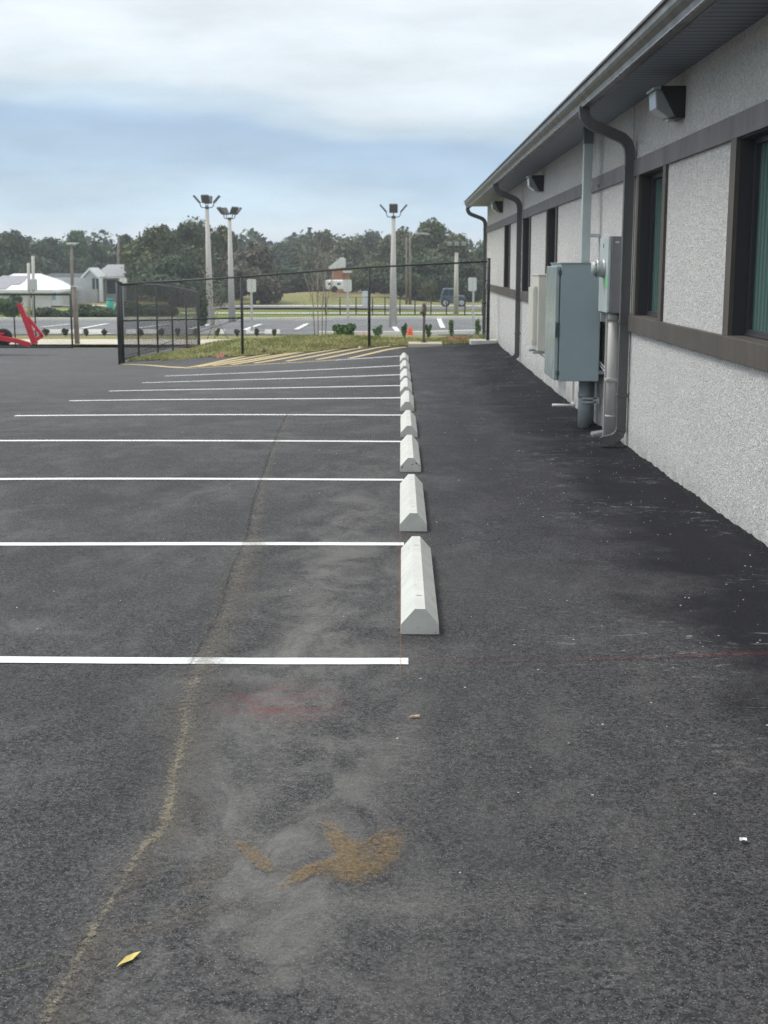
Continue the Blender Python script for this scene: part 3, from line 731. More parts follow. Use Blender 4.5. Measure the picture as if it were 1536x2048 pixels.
# brown bands and jamb trims, proud of the wall
def P(name, mb, m, par=bld, bevel=0, label=None):
    o = mb.build(name, m, par, bevel=bevel)
    if label: o['label'] = label
    return o
TP = .028
mb = MB(); mb.box((WX - TP, YN, ZT), (WX + .03, YF + TP, ZT + .165)); P('upper_band', mb, M['trim_upper'], bevel=.004, label='weathered brown upper band with purple sky sheen painted in')
mb = MB(); mb.box((WX - TP - .01, YN, 1.02), (WX + .03, YF + TP, ZB - .006)); P('lower_band', mb, M['trim_lower'], bevel=.004, label='brown sill band')
mb = MB()
for y in (13.80, 26.30): mb.box((WX - .004, y - .008, -.3), (WX + .01, y + .008, 3.24))
P('control_joint', mb, mat('joint', (.30, .30, .30), .8))
for k_, (a, b) in enumerate(WIN):
    mb = MB()
    tw = .16 if k_ == 4 else .13
    mb.box((WX - TP + .003, a - tw, ZB - .004), (WX + .02, a, ZT + .002)); mb.box((WX - TP + .003, b, ZB - .004), (WX + .02, b + tw, ZT + .002))
    # reveals
    x1 = WX + RD
    mb.box((WX - TP - .006, a, ZB - .02), (x1, b, ZB))
    w = mb.build('window', M['trim_lower'], bld)
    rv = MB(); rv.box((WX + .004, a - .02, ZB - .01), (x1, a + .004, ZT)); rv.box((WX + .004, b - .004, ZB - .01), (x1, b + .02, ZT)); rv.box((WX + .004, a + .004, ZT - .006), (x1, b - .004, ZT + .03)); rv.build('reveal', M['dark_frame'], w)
    fr = MB(); fw = .045
    fx0, fx1 = x1 - .07, x1 + .01
    fr.box((fx0, a, ZB), (fx1, a + fw, ZT - .004)); fr.box((fx0, b - fw, ZB), (fx1, b, ZT - .004)); fr.box((fx0, a + fw, ZB), (fx1, b - fw, ZB + fw)); fr.box((fx0, a + fw, ZT - fw), (fx1, b - fw, ZT - .004))
    fr.box((fx0 - .012, a + .02, ZB + .004), (fx0, b - .02, ZB + .02))
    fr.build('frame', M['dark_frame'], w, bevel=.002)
    gl = MB(); gl.box((x1 - .035, a + fw, ZB + fw), (x1 - .028, b - fw, ZT - fw)); gl.build('pane', M['glass'], w)
# roof, soffit, fascia, gutter
GX0, GX1 = 1.72, 1.845
YE = YF + .25
mb = MB(); mb.box((GX1, YN, SOF), (WX + .05, YE, SOF + .012)); P('soffit', mb, M['soffit'])
mb = MB(); mb.box((GX1 - .004, YN, SOF - .05), (GX1 + .018, YE + .002, SOF + .2)); P('fascia', mb, M['gutter'])
mb = MB(); mb.prism([(GX0 - .02, SOF + .115), (GX0 - .02, SOF + .135), (8.2, SOF + 1.75), (16.6, SOF + .135), (16.6, SOF + .115)], 1, YN, YE + .05); P('roof', mb, M['roof'])
mb = MB(); mb.prism([(GX1, SOF + .012), (WX, SOF + .012), (WX, SOF + .2), (GX1, SOF + .118)], 1, YE - .02, YE); P('gable_end', mb, M['trim_lower'])
# K-profile gutter
gp = [(GX1, SOF - .045), (GX0 + .055, SOF - .045), (GX0 + .045, SOF + .0), (GX0 + .012, SOF + .035), (GX0, SOF + .06), (GX0, SOF + .112), (GX0 + .012, SOF + .112), (GX0 + .012, SOF + .062), (GX0 + .024, SOF + .04), (GX0 + .056, SOF + .006), (GX0 + .064, SOF - .036), (GX1, SOF - .036)]
mb = MB(); mb.prism([(a, b) for a, b in gp], 1, YN, YE); 
mb.prism([(GX0 + .002, SOF + .108), (GX1, SOF + .108), (GX1, SOF - .042), (GX0 + .058, SOF - .042), (GX0 + .04, SOF)], 1, YE, YE + .004)
gut = P('gutter', mb, M['gutter'], bevel=.002)
mb = MB(); mb.box((GX0 - .003, YN, SOF + .108), (GX0 + .016, YE, SOF + .117)); mb.box((GX0 + .042, YN, SOF - .050), (GX0 + .060, YE, SOF - .044)); mb.build('gutter_lip', noisy('bronze_lip', (.20, .20, .20), .3, .05, 2), gut)
# downspouts
def arc(p0, p1, p2, n=6):
    p0, p1, p2 = Vector(p0), Vector(p1), Vector(p2); return [p0 * (1 - t) ** 2 + p1 * 2 * t * (1 - t) + p2 * t * t for t in [i / n for i in range(n + 1)]]
def downspout(y, zb, kick=True, xo=0):
    xg = GX1 - .045; xw = WX - .065 + xo; w2, d2 = .040, .052
    path = [Vector((xg, y, SOF - .03))] + arc((xg, y, SOF - .07), (xg, y, SOF - .17), (xg + .10, y, SOF - .215)) + arc((xw - .12, y, SOF - .315), (xw, y, SOF - .36), (xw, y, SOF - .50))
    if kick: path += arc((xw, y, zb + .15), (xw, y, zb + .045), (xw - .13, y, zb + .02), 8) + [Vector((xw - .16, y, zb + .012)), Vector((xw - .20, y, zb + .004))]
    else: path += [Vector((xw, y, zb))]
    prof = [(-w2, -d2), (-w2 * .4, -d2 * .93), (w2 * .4, -d2 * .93), (w2, -d2), (w2 * .95, -.4 * d2), (w2 * .95, .4 * d2), (w2, d2), (w2 * .4, d2 * .93), (-w2 * .4, d2 * .93), (-w2, d2), (-w2 * .95, .4 * d2), (-w2 * .95, -.4 * d2)]
    mb = MB(); n = 12; vs = []; fs = []
    for i, p in enumerate(path):
        t = ((path[min(i + 1, len(path) - 1)] - path[max(i - 1, 0)])).normalized(); side = Vector((0, 1, 0)); w_ = t.cross(side).normalized()
        k_ = 1.0
        if (1 <= i <= 14) and i % 2 == 0: k_ = .955
        if kick and i > len(path) - 13 and i % 2: k_ = .9
        for a, b in prof: vs.append(p + side * a * k_ + w_ * b * k_)
    for i in range(len(path) - 1):
        for j in range(n): q = (j + 1) % n; fs.append((i * n + j, i * n + q, (i + 1) * n + q, (i + 1) * n + j))
    mb.add(vs, fs)
    o = mb.build('downspout', M['downspout'], bld); m_ = o.modifiers.new('Solid', 'SOLIDIFY'); m_.thickness = .003
    mb = MB()
    for z in (2.62, 1.1, .35): mb.box((xw - .056, y - .044, z), (WX, y + .044, z + .03))
    mb.build('strap', M['downspout'], o, bevel=.002)
    return o
downspout(13.62, Z(WX, 13.6) + .055)
downspout(26.1, Z(WX, 26) + .055)
downspout(YF + .12, Z(WX, 37) + .05, xo=.02)
# white caulk line behind near downspout
mb = MB(); mb.box((WX - .012, 13.47, 1.2), (WX, 13.50, 2.52)); mb.box((WX - .012, 13.70, .0), (WX, 13.715, 1.0)); P('sealant_bead', mb, mat('sealant', (.62, .62, .62), .6))

# wall pack lights
def wallpack():
    t = thing('wall_light', '', 'wall light', (WX, 11.5, 3.0), 'black wall pack lights under the eaves')
    mb = MB(); y0, y1 = 11.34, 11.66
    # black housing: right angled wedge with its slope to the lens
    mb.prism([(WX, 3.125), (WX - .205, 3.125), (WX - .205, 3.10), (WX - .075, 2.87), (WX, 2.87)], 1, y0, y1); mb.build('housing', M['lamp_body'], t, bevel=.006)
    mb = MB(); mb.prism([(WX - .195, 3.10), (WX - .252, 3.092), (WX - .238, 2.945), (WX - .13, 2.875), (WX - .07, 2.885)], 1, y0 + .012, y1 - .012); le = mb.build('lens', M['lens'], t, bevel=.01)
    mb = MB(); mb.prism([(WX - .2055, 3.125), (WX - .268, 3.112), (WX - .268, 3.094), (WX - .2055, 3.10)], 1, y0, y1)
    mb.box((WX - .236, y0 + .03, 2.99), (WX - .228, y1 - .03, 2.996)); mb.box((WX - .12, 11.46, 2.855), (WX - .06, 11.54, 2.873))
    mb.build('lens_frame', M['galv'], t, bevel=.002, seg=1)
    return t
wp = wallpack(); wp['label'] = 'nearest black wall light with clear lens, above the two large windows'
wp2 = copy_tree(wp, (0, 11.0, .0), 'middle black wall light, between the grey riser duct and the second downspout')
wp3 = copy_tree(wp, (0, 19.9, .0), 'farthest black wall light, near the end of the wall')

# small junction box on the wall
t = thing('junction_box', 'small grey conduit box high on the wall right of the riser duct', 'junction box', (WX, 17.1, 3))
mb = MB(); mb.box((WX - .05, 17.0, 2.93), (WX, 17.16, 3.10)); mb.build('box', M['duct'], t, bevel=.004)
mb = MB(); mb.box((WX - .035, 17.03, 2.84), (WX, 17.12, 2.93)); mb.build('fitting', M['galv'], t, bevel=.004)

# ------------------------------------------------------------------ electrical cabinet
t = thing('electrical_cabinet', 'large grey-green steel electrical cabinet on the wall with a riser duct', 'electrical cabinet', (2.27, 15.2, .37))
CX0, CX1, CY0, CY1, CZ0, CZ1 = 1.80, 2.255, 15.2, 16.25, .372, 1.695
mb = MB(); mb.box((CX0, CY0, CZ0), (CX1, CY1, CZ1)); body = mb.build('body', M['cabinet'], t, bevel=.006)
mb = MB(); mb.box((CX0 - .012, CY0 - .012, CZ1), (CX1, CY1 + .01, CZ1 + .012)); mb.build('drip_shield', M['cabinet_door'], body, bevel=.002)
mb = MB(); mb.box((CX0 - .055, CY0 + .02, CZ0 + .01), (CX0 - .012, CY1 - .01, CZ1 - .03)); door = mb.build('door', M['cabinet_door'], t, bevel=.008)
mb = MB(); mb.box((CX0 - .012, CY0 + .03, CZ0 + .02), (CX0, CY1 - .02, CZ1 - .04)); mb.build('gasket', M['cabinet_edge'], door)
mb = MB()
mb.box((CX0 - .052, CY0 - .004, .87), (CX0 - .002, CY0 + .02, 1.04)); mb.tube([(CX0 - .045, CY0 - .02, 1.03), (CX0 - .045, CY0 - .02, .91)], .009, 8); mb.build('latch', M['cabinet_edge'], door, bevel=.003)
mb = MB()
for z in (CZ0 + .07, CZ1 - .12): mb.box((CX0 - .03, CY0 - .008, z), (CX0 + .004, CY0 + .02, z + .05))
mb.build('hinge', M['cabinet_edge'], door, bevel=.003)
# riser duct
mb = MB(); mb.box((2.115, 15.9, CZ1 + .012), (2.215, 16.0, SOF - .18)); r_ = mb.build('riser_duct', M['duct'], t, bevel=.004)
mb = MB(); mb.box((2.108, 15.893, SOF - .19), (2.222, 16.007, SOF)); mb.build('collar', noisy('duct_dark', (.12, .14, .15), .5, .1), r_, bevel=.003)
for z in (2.0, 2.6): MB().box((2.21, 15.87, z), (WX, 16.03, z + .04)).build('bracket', M['galv'], r_)
# conduits below
mb = MB(); mb.tube([(2.14, 15.5, CZ0), (2.14, 15.5, Z(2.14, 15.5) - .05)], .070, 20); c1 = mb.build('conduit', M['pvc_dark'], t)
mb = MB(); mb.tube([(2.14, 15.5, .22), (2.14, 15.5, .16)], .076, 20); mb.build('coupling', M['pvc_dark'], c1)
mb = MB(); mb.tube([(2.24, 15.75, CZ0), (2.24, 15.75, Z(2.24, 15.7) - .05)], .055, 20); mb.build('conduit', M['pvc_dark'], t)
mb = MB()
for z in (.10, .145): mb.box((2.10, 15.40, z), (2.27, 15.43, z + .022))
mb.box((2.23, 15.4, .095), (2.30, 15.44, .17)); mb.build('strut', M['galv'], t, bevel=.002)
mb = MB()
for z in (.45, 1.5): mb.box((CX1, CY0 + .05, z), (WX, CY1 - .05, z + .04))
mb.build('mounting_rail', M['galv'], t)
# condensate pipe
t = thing('drain_pipe', 'thin white plastic drain pipe bent away from the wall at ground level', 'pipe', (2.29, 17.6, 0))
mb = MB(); px_ = at(1146, 790, 17.2).x; zz = at(1146, 811, 17.2).z
mb.tube([(px_ + .1, 17.2, 1.0), (px_, 17.2, .98), (px_, 17.2, zz + .02), (px_, 17.2, zz)], .018, 10)
mb.tube([(px_ + .01, 17.2, zz), (px_ - .27, 17.14, zz + .01)], .018, 10); mb.build('pipe', M['pvc_white'], t)
mb = MB(); mb.tube([(px_ + .01, 17.2, zz + .05), (px_ + .01, 17.2, zz - .022)], .025, 10); mb.build('elbow', M['pvc_white'], t)

# ------------------------------------------------------------------ meter
t = thing('electric_meter', 'grey electric meter box with a round glass meter, behind the near downspout', 'electric meter', (2.3, 14.2, 1.18))
mb = MB(); mb.box((2.15, 13.97, 1.185), (2.325, 14.60, 1.972)); b_ = mb.build('box', M['meter_box'], t, bevel=.006)
mb = MB(); mb.box((2.138, 13.985, 1.19), (2.15, 14.585, 1.965)); mb.build('cover', M['duct'], t, bevel=.004)
mb = MB(); mb.box((2.145, 13.955, 1.20), (2.163, 13.97, 1.96)); mb.box((2.172, 13.962, 1.20), (2.180, 13.97, 1.96)); mb.build('flange', M['duct'], b_, bevel=.002)
mc = (14.24, 1.645)
def disc(mb, x0, x1, r, n=28, r2=None):
    r2 = r2 or r
    vs = [(x, mc[0] + q * math.cos(2 * math.pi * i / n), mc[1] + q * math.sin(2 * math.pi * i / n)) for x, q in ((x0, r), (x1, r2)) for i in range(n)]
    mb.add(vs, [tuple(range(n)), tuple(range(2 * n - 1, n - 1, -1))] + [(i, i + n, (i + 1) % n + n, (i + 1) % n) for i in range(n)], True)
mb = MB(); disc(mb, 2.07, 2.138, .092); me_ = mb.build('meter', M['galv'], t, bevel=.003)
mb = MB(); disc(mb, 2.055, 2.07, .098); disc(mb, 2.118, 2.139, .1); mb.build('ring', noisy('ring', (.55, .58, .58), .25, .1, metal=.6), me_)
mb = MB(); disc(mb, 2.005, 2.055, .062, r2=.085); mb.build('dome', mat('meter_glass', (.5, .53, .53), .08, spec=.8), me_)
mb = MB(); mb.box((2.03, 14.15, 1.56), (2.05, 14.19, 1.60)); mb.box((2.035, 14.17, 1.66), (2.052, 14.2, 1.69)); mb.build('dial', M['cabinet_edge'], me_)
mb = MB(); mb.box((2.134, 14.02, 1.44), (2.138, 14.10, 1.56)); o = mb.build('sticker', M['tag_green'], t); o['label'] = 'bright green sticker'
mb = MB(); mb.box((2.205, 13.966, 1.905), (2.245, 13.9695, 1.918)); mb.build('plate', M['tag_white'], t)
mb = MB(); mb.box((2.135, 14.3, 1.86), (2.138, 14.34, 1.90)); mb.build('slot', M['cabinet_edge'], t)
mb = MB(); mb.tube([(2.235, 14.10, 1.185), (2.235, 14.10, Z(2.2, 14) - .05)], .058, 24); p_ = mb.build('conduit', M['pvc'], t)
mb = MB(); mb.tube([(2.235, 14.10, 1.185), (2.235, 14.10, 1.10)], .065, 24); mb.tube([(2.235, 14.10, .11), (2.235, 14.10, .085)], .0625, 24); mb.build('coupling', M['pvc'], p_)
mb = MB(); mb.box((2.165, 14.03, .47), (2.31, 14.165, .50)); mb.build('clamp', M['pvc'], p_, bevel=.004)
mb = MB(); mb.box((2.175, 14.22, Z(2.2, 14)), (2.31, 14.26, 1.185)); mb.build('backing_strip', M['pvc'], t)
mb = MB(); mb.box((2.15, 14.45, 1.08), (2.20, 14.49, 1.18)); mb.tube([(2.265, 15.25, .60), (2.21, 14.3, .565)], .007, 6); mb.tube([(2.265, 15.25, .565), (2.21, 14.3, .525)], .007, 6); mb.build('ground_clamp', M['galv'], t)

# broken concrete lump near the conduits
o = MB(); vs = []
for sx_, sy_ in ((-1, -1), (1, -.8), (1.1, .9), (-.8, 1)): vs.append((2.2 + .09 * sx_, 14.75 + .12 * sy_, Z(2.2, 14.7) - .01))
for sx_, sy_ in ((-1, -1), (1, -.8), (1.1, .9), (-.8, 1)): vs.append((2.2 + .075 * sx_, 14.75 + .10 * sy_, Z(2.2, 14.7) + .035 + .012 * sx_))
o.add(vs, [(0, 1, 2, 3), (4, 5, 6, 7), (0, 1, 5, 4), (1, 2, 6, 5), (2, 3, 7, 6), (3, 0, 4, 7)])
tag(o.build('concrete_lump', noisy('dirty_concrete', (.2, .2, .2), .9, .3, 20), bevel=.01), 'flat broken lump of concrete on the asphalt under the meter', 'rubble')

# ------------------------------------------------------------------ condenser unit
t = thing('air_conditioner', 'cream outdoor air conditioner unit on wall brackets behind the cabinet', 'air conditioner', (2.3, 19.4, .45))
AX0, AX1, AY0, AY1, AZ0, AZ1 = 1.935, 2.24, 19.0, 19.86, .47, 1.53
mb = MB(); mb.box((AX0, AY0, AZ0), (AX1, AY1, AZ1)); b_ = mb.build('casing', M['cream'], t, bevel=.012)
mb = MB(); mb.box((AX0 - .012, AY0 - .012, AZ1), (AX1 + .01, AY1 + .012, AZ1 + .022)); mb.build('lid', M['cream'], b_, bevel=.006)
mb = MB()
mb.box((AX0 - .06, AY0 + .14, AZ0 + .13), (AX0 - .045, AY1 - .03, AZ1 - .17))
for i in range(14):
    z = AZ0 + .15 + i * .055; mb.box((AX0 - .05, AY0 + .12, z), (AX0 - .035, AY1 - .02, z + .012))
mb.box((AX0 - .05, AY0 + .11, AZ0 + .11), (AX0, AY0 + .14, AZ1 - .15)); mb.build('fan_guard', M['cream'], t, bevel=.003)
mb = MB(); mb.box((AX0 - .02, AY0 + .15, AZ0 + .14), (AX0 - .001, AY1 - .04, AZ1 - .18)); mb.build('fan_opening', M['grille'], t)
for y in (AY0 + .12, AY1 - .14):
    mb = MB(); mb.box((AX0 - .05, y, AZ0 - .045), (WX, y + .04, AZ0 - .012)); mb.box((WX - .02, y, AZ0 - .28), (WX, y + .04, AZ0)); mb.sweep([(AX0 + .05, y + .02, AZ0 - .04), (WX - .01, y + .02, AZ0 - .26)], [(-.01, -.01), (.01, -.01), (.01, .01), (-.01, .01)])
    mb.box((AX0 + .02, y, AZ0 - .012), (AX0 + .08, y + .04, AZ0)); mb.build('bracket', M['galv'], t)

# ------------------------------------------------------------------ fences
def wires(mb, a, b, zf0, h, step=.075, r=.0024):
    a = Vector((*a, 0)); b = Vector((*b, 0)); Ln = (b - a).length; d = (b - a).normalized(); nn = Vector((-d.y, d.x, 0))
    def pt(u, v): q = a + d * u; return Vector((q.x, q.y, zf0(u) + v))
    for sgn in (1, -1):
        u = -h
        while u < Ln + h:
            u0, v0, u1, v1 = (u, 0, u + h, h) if sgn > 0 else (u + h, 0, u, h)
            lo, hi = min(u0, u1), max(u0, u1)
            if hi > 0 and lo < Ln:
                def clip(uu): return 0 if uu < 0 else (Ln if uu > Ln else uu)
                c0, c1 = clip(u0), clip(u1)
                if abs(c1 - c0) > .02:
                    w0 = v0 + (c0 - u0) / (u1 - u0) * (v1 - v0); w1 = v0 + (c1 - u0) / (u1 - u0) * (v1 - v0)
                    P0, P1 = pt(c0, w0) + nn * r * sgn, pt(c1, w1) + nn * r * sgn
                    t_ = (P1 - P0).normalized(); s1 = t_.cross(nn).normalized() * r * 1.15; s2 = nn * r * 1.15
                    vs = [P0 + s1, P0 - s1 * .5 + s2, P0 - s1 * .5 - s2, P1 + s1, P1 - s1 * .5 + s2, P1 - s1 * .5 - s2]
                    mb.add(vs, [(0, 1, 4, 3), (1, 2, 5, 4), (2, 0, 3, 5)])
            u += step
    return mb
def fence(name, label, cat, posts, h, rails=(), radii=None, step=.075, wr_=.0011, group=None):
    """posts: (x, y, zbase); mesh between consecutive posts"""
    t = thing(name, label, cat, posts[0], group)
    for i, p in enumerate(posts):
        r_ = radii[i] if radii else .03
        hh = h + (.06 if r_ > .035 else 0)
        mb = MB(); mb.tube([(p[0], p[1], p[2] - .1), (p[0], p[1], p[2] + hh)], r_, 12); mb.tube([(p[0], p[1], p[2] + hh), (p[0], p[1], p[2] + hh + .02)], r_ * 1.12, 12); mb.build('post', M['black_metal'], t)
    mb = MB(); mb.tube([(p[0], p[1], p[2] + h) for p in posts], .022, 8); mb.build('top_rail', M['black_metal'], t)
    w = MB()
    for a, b in zip(posts, posts[1:]):
        Ln = math.hypot(b[0] - a[0], b[1] - a[1]); wires(w, a[:2], b[:2], (lambda u, a=a, b=b, Ln=Ln: a[2] + (b[2] - a[2]) * u / Ln + .03), h - .03, step, wr_)
    w.build('chain_link_mesh', M['wire'], t, fix=False)
    return t
P0 = at(241, 727, 32.35); P1 = at(485.5, 712, 32.45); P2 = at(738.5, 693, 32.5); P3 = at(975.5, 683, 32.3)
ft = fence('chain_link_fence', 'black chain link fence running across in front of the grass mound to the building', 'fence', [tuple(P0), tuple(P1), tuple(P2), tuple(P3)], 1.90, radii=[.052, .034, .034, .04])
mb = MB(); mb.tube([(P0.x, P0.y, P0.z + 1.03), (P1.x, P1.y, P1.z + .92)], .019, 8); mb.build('brace_rail', M['black_metal'], ft)
mb = MB(); mb.tube([(P1.x, P1.y, P1.z + .92), (P0.x + .15, P0.y, P0.z + .18)], .007, 6); mb.build('truss_rod', M['black_metal'], ft)
mb = MB()
for k_ in range(6): z = P3.z + .25 + k_ * .3; mb.tube([(P3.x - .10, P3.y, z), (P3.x + .05, P3.y, z)], .008, 6)
mb.tube([(P3.x - .10, P3.y, P3.z + .05), (P3.x - .10, P3.y, P3.z + 1.85)], .006, 6)
mb.tube([(P3.x - .12, P3.y, P3.z + .92), (P3.x - .05, P3.y, P3.z + .92)], .03, 8); mb.build('tension_band', M['black_metal'], ft)
side = [(-6.93, 32.7, Z(-6.93, 32.7))] + [tuple(at(x, y, Y)) for x, y, Y in ((278, 713, 35), (316, 704, 37.7), (346, 698, 40.4), (374, 696, 43.1), (398, 694, 46))]
side[0] = (side[1][0] + .02, 32.9, at(236, 724, 32.9).z)
sf = fence('side_fence', 'black chain link fence running back from the corner post beside the drive', 'fence', side, 1.88, radii=[.04, .026, .026, .026, .026, .05], wr_=.0019)
mb = MB(); mb.tube([(p[0], p[1], p[2] + .06) for p in side], .014, 6); mb.build('bottom_rail', M['black_metal'], sf)
# sliding gate at the left
gy = 45.2; gzb = at(100, 697, gy).z; gzt = at(100, 589, gy).z
t = thing('sliding_gate', 'long black framed sliding gate standing behind the red trailer', 'gate', (gx(147, gy), gy, gzb))
xr_ = gx(141, gy); 
mb = MB(); mb.tube([(xr_ - 6, gy, gzt), (xr_, gy, gzt)], .035, 8); mb.tube([(xr_ - 6, gy, gzb + .05), (xr_, gy, gzb + .05)], .04, 8); mb.tube([(xr_, gy, gzb), (xr_, gy, gzt)], .035, 8); mb.build('frame', M['black_metal'], t)
for px in (29, 71): mb = MB(); X_ = gx(px, gy, 650); mb.tube([(X_, gy, gzb + .05), (X_, gy, gzt)], .024, 8); mb.build('upright', M['black_metal'], t)
mb = MB(); X_ = gx(29, gy, 650) - 1.9; mb.tube([(X_, gy, gzb + .05), (X_, gy, gzt)], .024, 8); mb.build('upright', M['black_metal'], t)
w = MB(); wires(w, (xr_ - 6, gy), (xr_, gy), lambda u: gzb + .08, gzt - gzb - .1, .075, .0011); w.build('chain_link_mesh', M['wire'], t, fix=False)
# low far fence
t = thing('low_fence', 'low thin black fence far behind the second lot', 'fence', (0, 84, Z(0, 84)))
fy = 78.5
for px in (651, 680, 712, 745, 770, 800, 830, 862, 893, 930, 965):
    mb = MB(); X_ = gx(px, fy); z = Z(X_, fy); mb.tube([(X_, fy, z - .05), (X_, fy, z + 1.05)], .035, 6); mb.build('post', M['black_metal'], t)
mb = MB(); X0_, X1_ = gx(651, fy), gx(965, fy); mb.tube([(X0_, fy, Z(X0_, fy) + 1.03), (X1_, fy, Z(X1_, fy) + 1.03)], .014, 6); mb.build('top_rail', M['black_metal'], t)
w = MB(); wires(w, (X0_, fy), (X1_, fy), lambda u: Z(0, fy) + .02, 1.0, .16, .003); w.build('chain_link_mesh', M['wire'], t, fix=False)

# wooden post at gate
t = thing('wooden_post', 'weathered brown wooden post beside the gate', 'post', (gx(152, 46.5), 46.5, Z(-11, 46.5)))
b0 = at(155, 695, 46.5); b1 = at(148, 574, 46.5)
mb = MB(); mb.tube([b0, b1], .085, 12, scales=[1.1, 1]); mb.build('pole', M['wood_pole'], t)
mb = MB(); mb.tube([b1, b1 + Vector((0, 0, .03))], .09, 12); mb.build('cap', M['galv'], t)
# tall thin lamp pole behind
ly = 92; b0 = at(146, 632, ly); b0.z = Z(b0.x, ly); b1 = at(143, 490, ly)
t = thing('street_lamp', 'thin grey street lamp left of the houses', 'street lamp', b0)
mb = MB(); mb.tube([b0, b1], .11, 8, scales=[1.3, .8]); mb.build('pole', M['wood_pole'], t)
mb = MB(); mb.tube([b1 + Vector((0, 0, -.1)), b1 + Vector((.5, 0, .15))], .04, 6); mb.build('arm', M['galv'], t)
mb = MB(); mb.prism([(b1.x - .35, b1.z + .0), (b1.x + .25, b1.z + .02), (b1.x + .2, b1.z + .2), (b1.x - .25, b1.z + .2)], 1, ly - .15, ly + .15) if False else mb.box((b1.x - .35, ly - .15, b1.z), (b1.x + .3, ly + .15, b1.z + .16)); mb.build('lamp_head', M['galv'], t, bevel=.05)

# twin white posts with a box
ty = 70
t = thing('twin_post', 'pair of tall pale grey posts with a grey box between, behind the gate', 'post', (gx(64, ty), ty, Z(-15, ty)))
for px, top in ((57, 526), (66, 512)):
    a = at(px + 2, 645, ty); a.z = Z(a.x, ty); b = at(px, top, ty)
    mb = MB(); mb.tube([a, b], .085, 8); mb.build('pole', M['pole_concrete'], t)
a = at(60, 580, ty); b = at(75, 558, ty); mb = MB(); mb.box((a.x, ty - .2, a.z), (b.x, ty - .08, b.z)); mb.build('box', M['sign_post'], t, bevel=.02)

# ------------------------------------------------------------------ red trailer
ry = 38.8
t = thing('trailer', 'red trailer with a raised triangular ramp arm and black tyre at the left edge', 'trailer', (gx(40, ry), ry, Z(-9, ry)))
def q(px, py, dy=0): return at(px, py, ry + dy)
def beam(mb, a, b, w, dep): mb.sweep([a, b], [(-dep / 2, -w / 2), (dep / 2, -w / 2), (dep / 2, w / 2), (-dep / 2, w / 2)], up=(0, 0, 1))
for dy in (0, .6):
    mb = MB(); mb.sweep([q(-100, 664, dy), q(0, 676, dy), q(35, 682, dy), q(60, 690, dy)], [(-.05, -.07), (.05, -.07), (.05, .07), (-.05, .07)]); mb.build('frame_beam', M['red'], t, bevel=.008)
    mb = MB(); mb.sweep([q(38, 607, dy), q(56, 650, dy), q(70, 688, dy)], [(-.05, -.08), (.05, -.08), (.05, .08), (-.05, .08)], scales=[.8, 1.1, 1.1]); mb.build('ramp_arm', M['red'], t, bevel=.008)
    mb = MB(); mb.sweep([q(55, 634, dy), q(72, 655, dy), q(85, 672, dy)], [(-.04, -.045), (.04, -.045), (.04, .045), (-.04, .045)]); mb.sweep([q(86, 671, dy), q(71, 680, dy)], [(-.04, -.05), (.04, -.05), (.04, .05), (-.04, .05)]); mb.sweep([q(66, 664, dy), q(76, 660, dy)], [(-.03, -.02), (.03, -.02), (.03, .02), (-.03, .02)]); mb.build('ramp_brace', M['red'], t, bevel=.006)
mb = MB()
for a in ((39, 609), (56, 652), (70, 686), (10, 678), (-30, 671)): mb.tube([q(*a, 0), q(*a, .6)], .03, 8)
mb.build('cross_tube', M['red'], t)
mb = MB()
for i in range(5): mb.tube([q(39 + i * 6.5, 614 + i * 16, .05), q(39 + i * 6.5, 614 + i * 16, .6)], .018, 6)
mb.build('rung', M['red'], t)
def wheel_at(wc, wr):
    mb = MB(); nn_ = 28; prof = [(-.1, wr * .62), (-.1, wr * .92), (-.06, wr), (.06, wr), (.1, wr * .92), (.1, wr * .62)]
    vs = []; fs = []
    for i in range(nn_):
        a = 2 * math.pi * i / nn_
        for yy, rr in prof: vs.append((wc.x + rr * math.cos(a), wc.y + yy, wc.z + rr * math.sin(a)))
    for i in range(nn_):
        for j in range(5): k_ = (i + 1) % nn_; fs.append((i * 6 + j, i * 6 + j + 1, k_ * 6 + j + 1, k_ * 6 + j))
    mb.add(vs, fs, True); wh = mb.build('wheel', M['tyre'], t)
    mb = MB(); vs = [(wc.x + wr * .62 * math.cos(2 * math.pi * i / 20), wc.y - .08 + s2, wc.z + wr * .62 * math.sin(2 * math.pi * i / 20)) for s2 in (0, .16) for i in range(20)]
    mb.add(vs, [tuple(range(20)), tuple(range(39, 19, -1))] + [(i, i + 20, (i + 1) % 20 + 20, (i + 1) % 20) for i in range(20)]); mb.build('rim', M['black_metal'], wh)
wheel_at(q(7, 674, .3), .25)
for dy in (-.1, .7):
    c_ = q(-95, 680, dy); c_.z = Z(c_.x, c_.y) + .34; wheel_at(c_, .34)
mb = MB(); c_ = q(-95, 680, 0); mb.tube([(c_.x, ry - .1, Z(c_.x, ry) + .34), (c_.x, ry + .7, Z(c_.x, ry) + .34)], .04, 8); mb.build('axle', M['black_metal'], t)
mb = MB(); mb.box((gx(-110, ry), ry + .02, q(0, 668).z - .02), (gx(3, ry), ry + .58, q(0, 668).z + .03)); mb.build('deck', M['red'], t)

